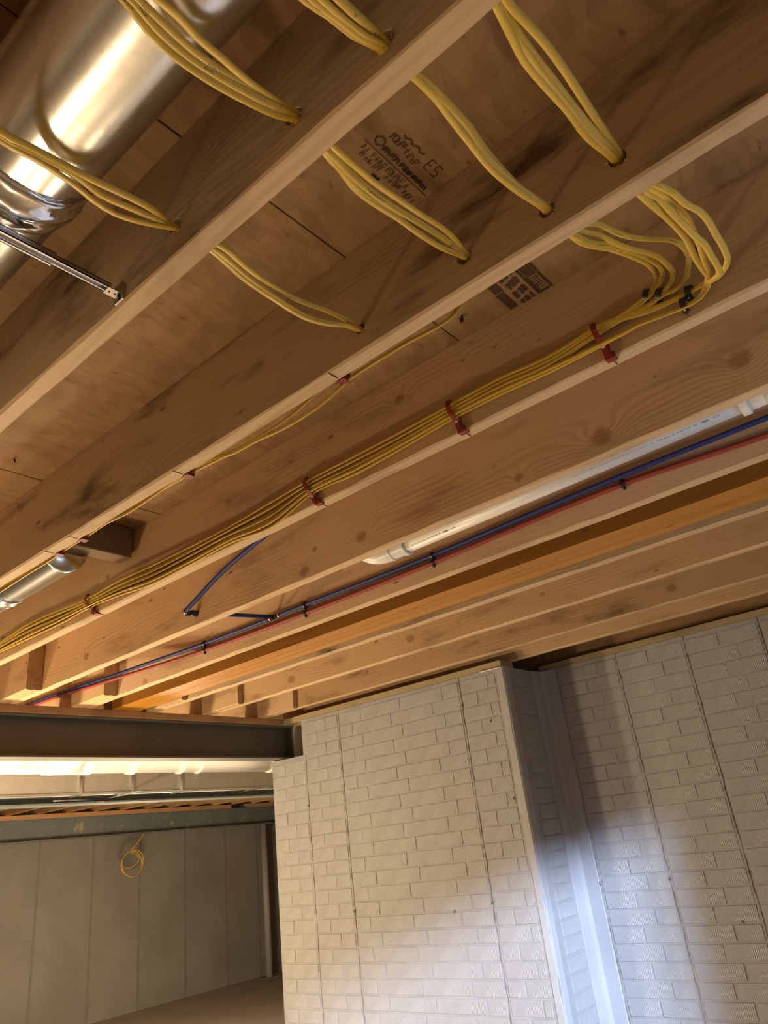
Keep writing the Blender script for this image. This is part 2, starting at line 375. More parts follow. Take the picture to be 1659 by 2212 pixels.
# wall behind the photographer with the wide opening that lets the daylight in
JR, JL, HD, SL = 2.22, .85, .80, -.55
wall('wall_near', [(JR, X2 + .3, -.8, -.6, FL, TOP), (-3.2, JL, -.8, -.6, FL, TOP), (JL, JR, -.8, -.6, HD, TOP), (JL, JR, -.8, -.6, FL, SL)], 'mortar', (0, -.7, FL))

# brick-patterned face: every brick is a proud piece of its own
brick_cache = {}
def brick_mesh(w_, h_, mat, axis):
    key = (round(w_, 3), mat, axis, random.randint(0, 2))
    if key in brick_cache: return brick_cache[key]
    d = .0022 + .0007 * key[3]; e = .0030; bm = bmesh.new(); j = lambda: random.uniform(-.0012, .0012)
    def ring(a, off):
        return [(-w_ / 2 + a + j(), -h_ / 2 + a + j(), off + j() * .4), (w_ / 2 - a + j(), -h_ / 2 + a + j(), off + j() * .4), (w_ / 2 - a + j(), h_ / 2 - a + j(), off + j() * .4), (-w_ / 2 + a + j(), h_ / 2 - a + j(), off + j() * .4)]
    A = ring(0, -.002); B = ring(e, d)
    # axis 'y': face looks along -x ; axis 'x': face looks along -y
    tr = (lambda p: (-p[2], p[0], p[1])) if axis == 'y' else (lambda p: (p[0], -p[2], p[1]))
    va = [bm.verts.new(tr(p)) for p in A]; vb = [bm.verts.new(tr(p)) for p in B]
    bm.faces.new(vb)
    for i in range(4): bm.faces.new((va[i], va[(i + 1) % 4], vb[(i + 1) % 4], vb[i]))
    bmesh.ops.recalc_face_normals(bm, faces=bm.faces)
    if vb[0].link_faces[0].normal.dot(Vector(tr((0, 0, 1)))) < 0: bmesh.ops.reverse_faces(bm, faces=bm.faces)
    me = bpy.data.meshes.new('brick'); bm.to_mesh(me); bm.free(); me.materials.append(M[mat]); brick_cache[key] = me
    return me
PITCH = .0785; Z0 = -.2123; JT = .007
def bricks(parent, plane, axis, panels, joints, mat, zlow, skip=None):
    """panels: (a, b) spans between form seams; joints: two lists of head-joint positions for alternating courses"""
    rows = [Z0 + k * PITCH for k in range(-19, 14)]
    far = bmesh.new(); nf = 0
    for r, zb in enumerate(rows):
        zt = min(zb + PITCH, WT - .004)
        if zt - zb < .03: continue
        js = joints[(r + 1) % 2]
        for a, b in panels:
            cuts = [a] + [q for q in js if a + .03 < q < b - .03] + [b]
            for c, d in zip(cuts, cuts[1:]):
                if skip and skip(c, d, zb, zt): continue
                w_, h_ = d - c - JT, zt - zb - JT
                pos = (plane, (c + d) / 2, (zb + zt) / 2) if axis == 'y' else ((c + d) / 2, plane, (zb + zt) / 2)
                if zb < zlow or (axis == 'y' and (c + d) / 2 < .45):
                    if axis == 'y': box(far, plane - .003, plane, c + JT / 2, d - JT / 2, zb + JT / 2, zt - JT / 2)
                    else: box(far, c + JT / 2, d - JT / 2, plane - .003, plane, zb + JT / 2, zt - JT / 2)
                    nf += 1; continue
                if abs(h_ - (PITCH - JT)) > .001: me = brick_mesh(w_, h_, mat, axis)
                else: me = brick_mesh(w_, PITCH - JT, mat, axis)
                o = bpy.data.objects.new('brick', me); C.objects.link(o); o.parent = parent; o.location = Vector(pos) - origin_of(parent)
    if nf: tag(obj('brick_field', far, mat, parent=parent), kind='stuff')
    else: far.free()
JA = [2.50 + .322 * i for i in range(-8, 6)]; JB = [2.58 + .322 * i for i in range(-8, 6)]
bricks(wr, X1, 'y', [(2.125, 2.365), (2.38, 3.335), (3.35, 3.66), (3.675, 3.985)], (JA, JB), 'painted', -1.05,
       skip=lambda c, d, zb, zt: d > 3.69 and zt > .60)
W2A = [1.705 + .30 * 0, 1.405, 1.02, .64, .25, -.14]; W2B = [1.785, 1.333, .94, .56, .17, -.22]
bricks(wr2, X2, 'y', [(1.59, 1.955), (1.205, 1.575), (.82, 1.19), (.435, .805), (.05, .42), (-.335, .035), (-.59, -.35)], (W2A, W2B), 'painted', -1.05)
bricks(wr, YC, 'x', [(3.735, 3.932)], ([], []), 'painted_x', -1.05)

# form seams: thin uneven fins with rusty tie marks
def seam(parent, plane, yy, z0, z1, wdt=.008, mat='seam'):
    bm = bmesh.new(); n = int((z1 - z0) / .04); L = []
    for i in range(n + 1):
        z = z0 + (z1 - z0) * i / n; a = wdt * random.uniform(.25, .7); off = random.uniform(-.003, .003); d = random.uniform(.001, .0055)
        L.append([bm.verts.new((plane + .001, yy + off - a, z)), bm.verts.new((plane - d, yy + off, z)), bm.verts.new((plane + .001, yy + off + a, z))])
    for A, B in zip(L, L[1:]):
        for k in (0, 1): bm.faces.new((A[k], A[k + 1], B[k + 1], B[k]))
    bmesh.ops.recalc_face_normals(bm, faces=bm.faces)
    return obj('form_seam', bm, mat, parent=parent)
for yy, z1 in ((2.3725, WT), (3.3425, WT), (3.667, .60)): seam(wr, X1, yy, FL, z1)
for yy in (1.963, 1.582, 1.197, .8125, .4275, .0425, -.3425): seam(wr2, X2, yy, FL, WT)
def tie(parent, plane, yy, z, r=.007):
    bm = bmesh.new(); rr = [random.uniform(.7, 1.2) for _ in range(10)]
    c = bm.verts.new((plane - .0105, yy, z)); R_ = [bm.verts.new((plane - .0065, yy + r * .6 * rr[k] * math.cos(k * PI / 5), z + r * 1.3 * rr[k] * math.sin(k * PI / 5))) for k in range(10)]
    for k in range(10): bm.faces.new((c, R_[k], R_[(k + 1) % 10]))
    obj('tie_mark', bm, 'dark_seam', parent=parent)
for yy, z in ((2.372, .67), (2.372, -.34), (3.342, -.34), (3.667, .28), (2.2, .55), (2.14, .14), (2.62, -.37)): tie(wr, X1, yy, z)
for yy, z in ((1.963, -.32), (1.582, -.32), (1.197, -.32), (1.582, .70), (1.963, .62), (1.29, -.52), (1.197, .72)): tie(wr2, X2, yy, z)
# smooth outside corner strip, chipped low down, and the plain corner filler of the recess
bm = bmesh.new(); n = 60; L = []
for i in range(n + 1):
    z = FL + (WT - FL) * i / n; low = max(0, min(1, (-.15 - z) / .6)); k = random.uniform(0, .012) * low + (.012 if .42 < z < .5 else 0) * random.random()
    L.append([bm.verts.new(p) for p in ((X1 + .002, YC + .047 + random.uniform(-.003, .003), z), (X1 - .005, YC + .040, z), (X1 - .005 + k * .3, YC + .004 + k, z), (X1 + .004 + k, YC - .005 + k * .3, z), (X1 + .055, YC - .005, z), (X1 + .062, YC + .002, z))])
for A, B in zip(L, L[1:]):
    for k in range(5): bm.faces.new((A[k], A[k + 1], B[k + 1], B[k]))
bmesh.ops.recalc_face_normals(bm, faces=bm.faces)
obj('corner_strip', bm, 'filler', parent=wr)
bm = bmesh.new(); beamlike(bm, (FL, WT), [(X2 - .108, YC + .001), (X2 - .104, YC - .007), (X2 - .022, YC - .012), (X2 - .010, YC - .030), (X2 - .008, YC - .100), (X2 + .001, YC - .106), (X2 + .001, YC + .001)], 'z')
obj('corner_filler', bm, 'filler', parent=wr2)
obj('caulk_bead', tube([(X1 - .004, YC + .01, .826), (X1 - .006, YC + .08, .824), (X1 - .003, YC + .15, .827)], .0035, 8), 'pvc', parent=wr, smooth=True)
# form seams of the far wall
for x in (3.6, 4.45, 5.29, 6.07, 6.82, 7.61, 8.39, 9.05, 9.9):
    bm = bmesh.new(); box(bm, x - .016, x + .016, 10.496, 10.502, FL, TOP - .01); obj('form_seam', bm, 'far_seam', parent=wf)

# sills, plates, rim
tag(obj('sill_plate', bxo(X1 + .003, X1 + .14, YC + .01, 3.868, .828, H, .002), 'sill', origin=(X1, YC, .828)), 'weathered sill plate lying on top of the projecting brick-patterned wall', 'sill plate')
tag(obj('sill_plate', bxo(X2 + .003, X2 + .14, -.6, YC + .006, .828, H, .002), 'sill', origin=(X2, -.6, .828)), 'dusty sill plate lying on top of the recessed brick-patterned wall', 'sill plate')
tag(obj('rim_joist', bxo(X2 + .06, X2 + .098, -.6, YC + .3, H, TOP, .002), 'rim', origin=(X2, -.6, H)), 'dark rim board standing above the sill of the recessed wall', 'rim joist')

# ================================================================== JOISTS
def plank(x0, x1, y0, y1, z0, z1, jit=.0012, bev=.003):
    """long board with slightly wavy, eased edges, grain along y"""
    bm = bmesh.new(); n = max(2, int((y1 - y0) / .09)); L = []; wander = 0
    for i in range(n + 1):
        y = y0 + (y1 - y0) * i / n; wander = max(-.0025, min(.0025, wander + random.uniform(-.0008, .0008)))
        b = bev * random.uniform(.7, 2.0); q = lambda: random.uniform(-jit, jit) * .5
        L.append([bm.verts.new((a, y, c)) for a, c in ((x0 + wander, z1), (x0 + wander + q(), z0 + b), (x0 + wander + b, z0 + q()), (x1 + wander - b, z0 + q()), (x1 + wander + q(), z0 + b), (x1 + wander, z1))])
    for A, B in zip(L, L[1:]):
        for k in range(6): bm.faces.new((A[k], A[(k + 1) % 6], B[(k + 1) % 6], B[k]))
    bm.faces.new(L[0][::-1]); bm.faces.new(L[-1]); bmesh.ops.recalc_face_normals(bm, faces=bm.faces)
    return bm
def drill(o, holes):
    """bore round holes along x: (y, z, r)"""
    bm = bmesh.new()
    for (y, z, r) in holes:
        a = lathe_axis((-.5, y, z), (1, 0, 0), [(0, r), (1.0, r)], 14); me = bpy.data.meshes.new('t'); a.to_mesh(me); a.free(); bm.from_mesh(me); bpy.data.meshes.remove(me)
    me = bpy.data.meshes.new('cut'); bm.to_mesh(me); bm.free(); c = bpy.data.objects.new('cut', me); C.objects.link(c)
    c.location = o.location
    md = o.modifiers.new('b', 'BOOLEAN'); md.object = c; md.operation = 'DIFFERENCE'; md.solver = 'EXACT'
    bpy.context.view_layer.update(); dg = bpy.context.evaluated_depsgraph_get()
    nm = bpy.data.meshes.new_from_object(o.evaluated_get(dg)); o.modifiers.clear(); o.data = nm
    bpy.data.objects.remove(c)
LM = 3.96   # joists end over the beam
JO = [('Z', .112, 'joist', 'floor joist beyond the round duct, at the far end of the hanger bar'),
      ('A', .517, 'joist_grey', 'floor joist nearest the round duct, bored with four cable holes'),
      ('B', .921, 'joist_grey', 'second bored floor joist, between the two printed subfloor strips'),
      ('C', 1.335, 'joist_C', 'floor joist carrying the long fan of yellow cables and red straps'),
      ('D', 1.737, 'joist_D', 'knotty floor joist just below the cable joist, in front of the white drain pipe'),
      ('E', 2.144, 'joist_E', 'smooth floor joist with the blue and red water pipes clipped along it'),
      ('G', 2.570, 'joist_grey', 'floor joist right behind the orange laminated beam, its face mostly hidden'),
      ('H', 2.973, 'joist_H', 'floor joist with round bark-ringed knots, second behind the orange beam'),
      ('I', 3.430, 'joist_I', 'mould-speckled floor joist, last one before the white wall'),
      ('J', 3.725, 'joist', 'smooth broad floor joist close over the recessed white wall')]
joist = {}
for k, x, m, lab in JO:
    o = obj('floor_joist', plank(x, x + .038, -.6, LM if k != 'J' else 3.98, H, TOP), m, origin=(x, 0, H)); joist[k] = tag(o, lab, 'joist')
    o.data.materials.append(M['joist_edge_lit'])                     # milled lower edge; light from below is painted in as a paler tone
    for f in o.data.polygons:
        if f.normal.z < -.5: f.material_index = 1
drill(joist['A'], [(.303, .045, .015), (.466, .056, .016), (.738, .060, .014), (.166, .05, .015)])
drill(joist['B'], [(.166, .056, .0155), (.292, .046, .015), (.456, .059, .015), (.706, .054, .012)])
drill(joist['D'], [(2.318, .048, .014)])
for k, side in (('A', .517), ('B', .921)):
    for (y, z) in ((.303, .911), (.466, .922), (.738, .926)) if k == 'A' else ((.166, .922), (.292, .912), (.456, .925)):
        bm = bmesh.new()
        for q in range(9):
            a = random.uniform(-2.6, -.4) if q % 3 else random.uniform(0, 6); r = .015
            y0, z0 = y + r * math.cos(a), z + r * math.sin(a); l = random.uniform(.004, .012)
            p = [Vector((side + .001, y0 - .0015, z0)), Vector((side + .001, y0 + .0015, z0)), Vector((side - random.uniform(.002, .006), y0 + math.cos(a) * l + .002, z0 + math.sin(a) * l)), Vector((side - .0005, y0, z0 + .002))]
            v = [bm.verts.new(c) for c in p]
            for f in ((0, 1, 2), (0, 2, 3), (1, 3, 2), (0, 3, 1)): bm.faces.new([v[i] for i in f])
        tag(obj('splinter_fringe', bm, 'splinter', parent=joist[k]), kind='stuff')
lv = thing('laminated_beam', 'wide orange laminated wood beam between the pipe joist and the knotty joists', 'beam', (2.31, 0, H))
for i in range(4):
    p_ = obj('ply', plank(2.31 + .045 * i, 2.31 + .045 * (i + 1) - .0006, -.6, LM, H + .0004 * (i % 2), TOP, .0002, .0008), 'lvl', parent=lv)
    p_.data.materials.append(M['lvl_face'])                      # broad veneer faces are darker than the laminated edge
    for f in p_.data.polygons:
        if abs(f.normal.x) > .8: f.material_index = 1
# lapped joists of the next bay, resting on the beam beside the near ones
def rep(name, src, locs, label, cat, group):
    out = []
    for i, l in enumerate(locs):
        o = src if i == 0 else src.copy()
        if i: C.objects.link(o)
        o.location = l; tag(o, label, cat, group); out.append(o)
    return out
laps = [(1.6595, 1), (1.698, 1), (2.066, 1), (2.105, 1), (2.5305, 0), (2.934, 0), (3.391, 0)]
names = {1.6595: 'outer of the two lapped joist ends left of the knotty joist, over the steel beam', 1.698: 'inner lapped joist end against the knotty joist, over the steel beam',
         2.066: 'outer of the two lapped joist ends on the pipe joist, over the steel beam', 2.105: 'inner lapped joist end against the pipe joist, over the steel beam',
         2.5305: 'lapped joist end squeezed between the orange beam and its neighbour', 2.934: 'single lapped joist end against the ring-knotted joist', 3.391: 'single lapped joist end against the last joist before the wall'}
for x, pr in laps:
    y0 = 3.545 if x < 2.2 else 3.52
    tag(obj('lapped_joist', plank(x, x + .038, y0, 5.35, H, TOP), 'joist', origin=(x, y0, H)), names[x], 'joist', None)
# joists of the far bay
ordw = ['first', 'second', 'third', 'fourth', 'fifth', 'sixth', 'seventh', 'eighth', 'ninth', 'tenth', 'eleventh', 'twelfth', 'thirteenth', 'fourteenth', 'fifteenth', 'sixteenth']
src = obj('floor_joist', plank(0, .038, 0, 5.05, 0, TOP - H), 'joist_far', origin=(0, 0, 0))
for i, o in enumerate(rep('floor_joist', src, [(9.1 - .406 * i, 5.22, H) for i in range(16)], 'x', 'joist', 'far bay joists')):
    o['label'] = 'slanting far bay joist, %s counted leftward from the white wall' % ordw[i]

# ================================================================== STEEL BEAMS
def ibeam(label, x0, x1, yc, wd, z0, z1, mat, tf=.012, tw=.008):
    t = thing('steel_beam', label, 'beam', (x0, yc, z0))
    obj('bottom_flange', bxo(x0, x1, yc - wd / 2, yc + wd / 2, z0, z0 + tf, .0015), mat, parent=t)
    obj('top_flange', bxo(x0, x1, yc - wd / 2, yc + wd / 2, z1 - tf, z1, .0015), mat, parent=t)
    obj('web', bxo(x0, x1, yc - tw / 2, yc + tw / 2, z0 + tf, z1 - tf), mat, parent=t)
    return t
b1 = ibeam('dark steel beam crossing above the opening and resting in the wall pocket', -2.6, 3.72, 3.935, .13, .606, .826, 'beam')
obj('end_stiffener', bxo(3.705, 3.713, 3.872, 3.93, .618, .814, .001), 'beam', parent=b1)
pl = thing('beam_plate', 'pine plate lying on top of the dark steel beam', 'plate', (-2.6, 3.935, .826))
obj('board', bxo(-2.6, 3.70, 3.868, 4.005, .8265, H, .002), 'plate', parent=pl)
b2 = ibeam('blue-grey steel beam hidden behind the sheet metal duct', -2.6, 9.5, 5.275, .15, .50, .826, 'beam_far')
tag(obj('beam_plate', bxo(-2.6, 9.5, 5.20, 5.35, .8265, H, .002), 'plate_orange', origin=(0, 5.27, .826)), 'plate on top of the steel beam behind the duct', 'plate')
b3 = ibeam('stained blue-grey steel beam in front of the far concrete wall', -2.6, 11.8, 10.22, .16, .54, .81, 'beam_far')
tag(obj('beam_plate', bxo(-2.6, 8.25, 10.14, 10.30, .8105, H, .002), 'plate_orange', origin=(0, 10.2, .81)), 'orange plate on top of the farthest steel beam', 'plate')
tag(obj('beam_plate', bxo(8.55, 11.8, 10.14, 10.30, .8105, H, .002), 'plate', origin=(9, 10.2, .81)), 'short pale plate on the right end of the farthest steel beam', 'plate')
ps = thing('steel_post', 'light grey steel post standing under the right end of the far beam', 'post', (8.98, 10.22, FL))
obj('shaft', lathe_axis((8.98, 10.22, FL + .01), (0, 0, 1), [(0, .052), (.532 - FL - .01, .052)], 20), plain('post_primer', (.42, .40, .40), .5), parent=ps, smooth=True)
obj('cap_plate', bxo(8.88, 9.08, 10.14, 10.30, .528, .5395), 'beam_far', parent=ps)
obj('base_plate', bxo(8.88, 9.08, 10.12, 10.32, FL, FL + .011), 'beam_far', parent=ps)
bm = bmesh.new()
coil = [(6.600, .539), (6.56, .48), (6.47, .38), (6.405, .315), (6.50, .322), (6.59, .26), (6.605, .13), (6.53, .01), (6.43, -.015), (6.33, .04), (6.285, .15), (6.32, .26), (6.42, .315), (6.53, .29), (6.60, .20), (6.595, .08), (6.50, -.01), (6.40, 0), (6.31, .08), (6.30, .20), (6.37, .29), (6.46, .30), (6.56, .25), (6.60, .22), (6.55, .15), (6.44, .10), (6.35, .11)]
cp = [(x, 10.08 + .004 * i, z) for i, (x, z) in enumerate(coil)]
tag(obj('electric_cable', tube(cp, .008, 6, .03), 'cable', origin=cp[0], smooth=True), 'loose loop of yellow cable hanging from the farthest beam', 'cable')

# ================================================================== FAR PIPES AND DUCT
def coupling(parent, p, d, r, l, mat='pvc'):
    return obj('coupling', lathe_axis(p, d, [(0, r * .99), (0, r * 1.16), (l, r * 1.16), (l, r * .99)], 24), mat, parent=parent, smooth=False)
pv = thing('drain_pipe', 'brightly lit white drain pipe just behind the dark steel beam', 'pipe', (-2.0, 4.4, .65))
obj('pipe', lathe_axis((-2.0, 4.4, .650), (1, 0, 0), [(0, .056), (7.0, .056)], 28), 'pvc', parent=pv, smooth=True)
for x, l in ((2.235, .02), (2.43, .06), (2.75, .045), (3.128, .03), (3.285, .015), (3.94, .05)): coupling(pv, (x, 4.4, .650), (1, 0, 0), .056, l)
obj('wye_body', lathe_axis((2.20, 4.4, .650), (1, 0, 0), [(0, .063), (.24, .063)], 24), 'pvc', parent=pv, smooth=True)
obj('wye_branch', tube([(2.40, 4.36, .655), (2.25, 4.31, .665), (2.16, 4.285, .668)], .045, 20), 'pvc', parent=pv, smooth=True)
p2 = thing('drain_pipe', 'thinner white pipe running beside the bright drain pipe at the left edge', 'pipe', (-2.0, 4.28, .668))
obj('pipe', lathe_axis((-2.0, 4.28, .668), (1, 0, 0), [(0, .042), (4.15, .042)], 24), 'pvc', parent=p2, smooth=True)
coupling(p2, (1.93, 4.28, .668), (1, 0, 0), .042, .07); coupling(p2, (2.08, 4.28, .668), (1, 0, 0), .042, .05)
dt = thing('sheet_metal_duct', 'long rectangular sheet metal duct hanging behind the white drain pipe', 'duct', (-2.2, 5.2, .54))
xs = [-2.2, -.7, .9, 2.77, 3.166, 3.584, 5.1, 6.8]
for a, b in zip(xs, xs[1:]):
    bm = bxo(a + .001, b - .001, 5.0, 5.11, .542, .80, .004); obj('duct_section', bm, 'galv_dull', parent=dt)
    obj('drive_cleat', bxo(b - .012, b + .012, 4.988, 5.122, .534, .808, .002), 'galv', parent=dt)
obj('bottom_lip', bxo(-2.2, 6.8, 4.992, 4.999, .536, .549), 'galv', parent=dt)
for i, (x, y0, y1) in enumerate(((3.10, 5.2, 5.195), (4.27, 5.2, 5.195))):
    bm = bmesh.new(); box(bm, x - .02, x + .02, 4.80, y1, .528, .531); box(bm, x - .02, x - .016, 4.80, y1, .531, .534)
    tag(obj('hanger_strap', bm, 'galv', origin=(x, 5, .52)), ('bright steel strap under the duct, the one nearer the left edge', 'bright steel strap under the duct, the one nearer the white wall')[i], 'strap')
tag(obj('conduit', tube([(2.68, 5.188, .525), (3.0, 5.188, .525)], .006, 8), 'steel_bright', origin=(2.68, 5.188, .52), smooth=True), 'short thin bright rod under the beam behind the duct', 'rod')

# ================================================================== ROUND DUCTS
def round_duct(label, x, z, r, y0, y1, joints):
    t = thing('round_duct', label, 'duct', (x, y0, z)); a = y0
    for j in list(joints) + [y1]:
        prof = [(0, r - .0), (.012, r + .003), (.02, r), (j - a - .03, r), (j - a - .012, r - .0045), (j - a, r - .0045)]
        obj('duct_section', lathe_axis((x, a, z), (0, 1, 0), prof, 48), 'galv', parent=t, smooth=True); a = j
    for j in joints:
        pr = []
        for k in range(9):
            s = k / 8; pr.append((s * .085, r + .0035 + .002 * math.sin(k * 2.1) + (.004 if 2 < k < 5 else 0)))
        bm = lathe_axis((x, j - .045, z), (0, 1, 0), [(0, r)] + pr + [(.085, r)], 40)
        for v in bm.verts: v.co += Vector((random.uniform(-1, 1), random.uniform(-2.5, 2.5), random.uniform(-1, 1))) * .0011
        obj('foil_tape', bm, 'foil', parent=t, smooth=True)
    return t
round_duct('round galvanised duct with foil-taped joint at upper left', .318, .997, .096, -.55, 2.9, [.85, 2.3])
d2 = round_duct('round galvanised duct between the bored joist and the cable joist at left', 1.122, 1.012, .078, 2.2, 3.86, [2.62])
tag(obj('duct_boot', bxo(.975, 1.325, 2.13, 2.2, 1.0, TOP - .001, .003), 'cardboard', origin=(1.15, 2.2, 1.0)), 'brown box-shaped boot where the second round duct ends', 'duct boot')

# telescoping steel hanger bar
hb = thing('hanger_bar', 'telescoping steel hanger bar fixed to the side of the duct-side joist', 'bracket', (.517, .89, .885))
def cchan(x0, x1, y, z, w_, h_, t_=.0015):
    bm = bmesh.new(); box(bm, x0, x1, y - w_ / 2, y + w_ / 2, z + h_ - t_, z + h_); box(bm, x0, x1, y - w_ / 2, y - w_ / 2 + t_, z, z + h_); box(bm, x0, x1, y + w_ / 2 - t_, y + w_ / 2, z, z + h_)
    box(bm, x0, x1, y - w_ / 2, y - w_ / 2 + .004, z, z + t_); box(bm, x0, x1, y + w_ / 2 - .004, y + w_ / 2, z, z + t_); return bm
obj('outer_channel', cchan(.152, .40, .887, .876, .021, .012), 'steel_bright', parent=hb)
obj('inner_channel', cchan(.16, .495, .887, .878, .0155, .009), 'steel_bright', parent=hb)
bm = bxo(.49, .5155, .878, .896, .876, .878); box(bm, .5135, .5165, .876, .900, .866, .902)
eb = obj('end_bracket', bm, 'steel_bright', parent=hb)
for x in (.496, .506): obj('screw_hole', lathe_axis((x, .887, .8752), (0, 0, 1), [(0, .0014), (.0006, .0014)], 10), 'hole', parent=eb)
obj('screw', lathe_axis((.513, .887, .872), (-1, 0, 0), [(0, .0042), (.0025, .0035), (.003, .001)], 12), 'black', parent=hb)

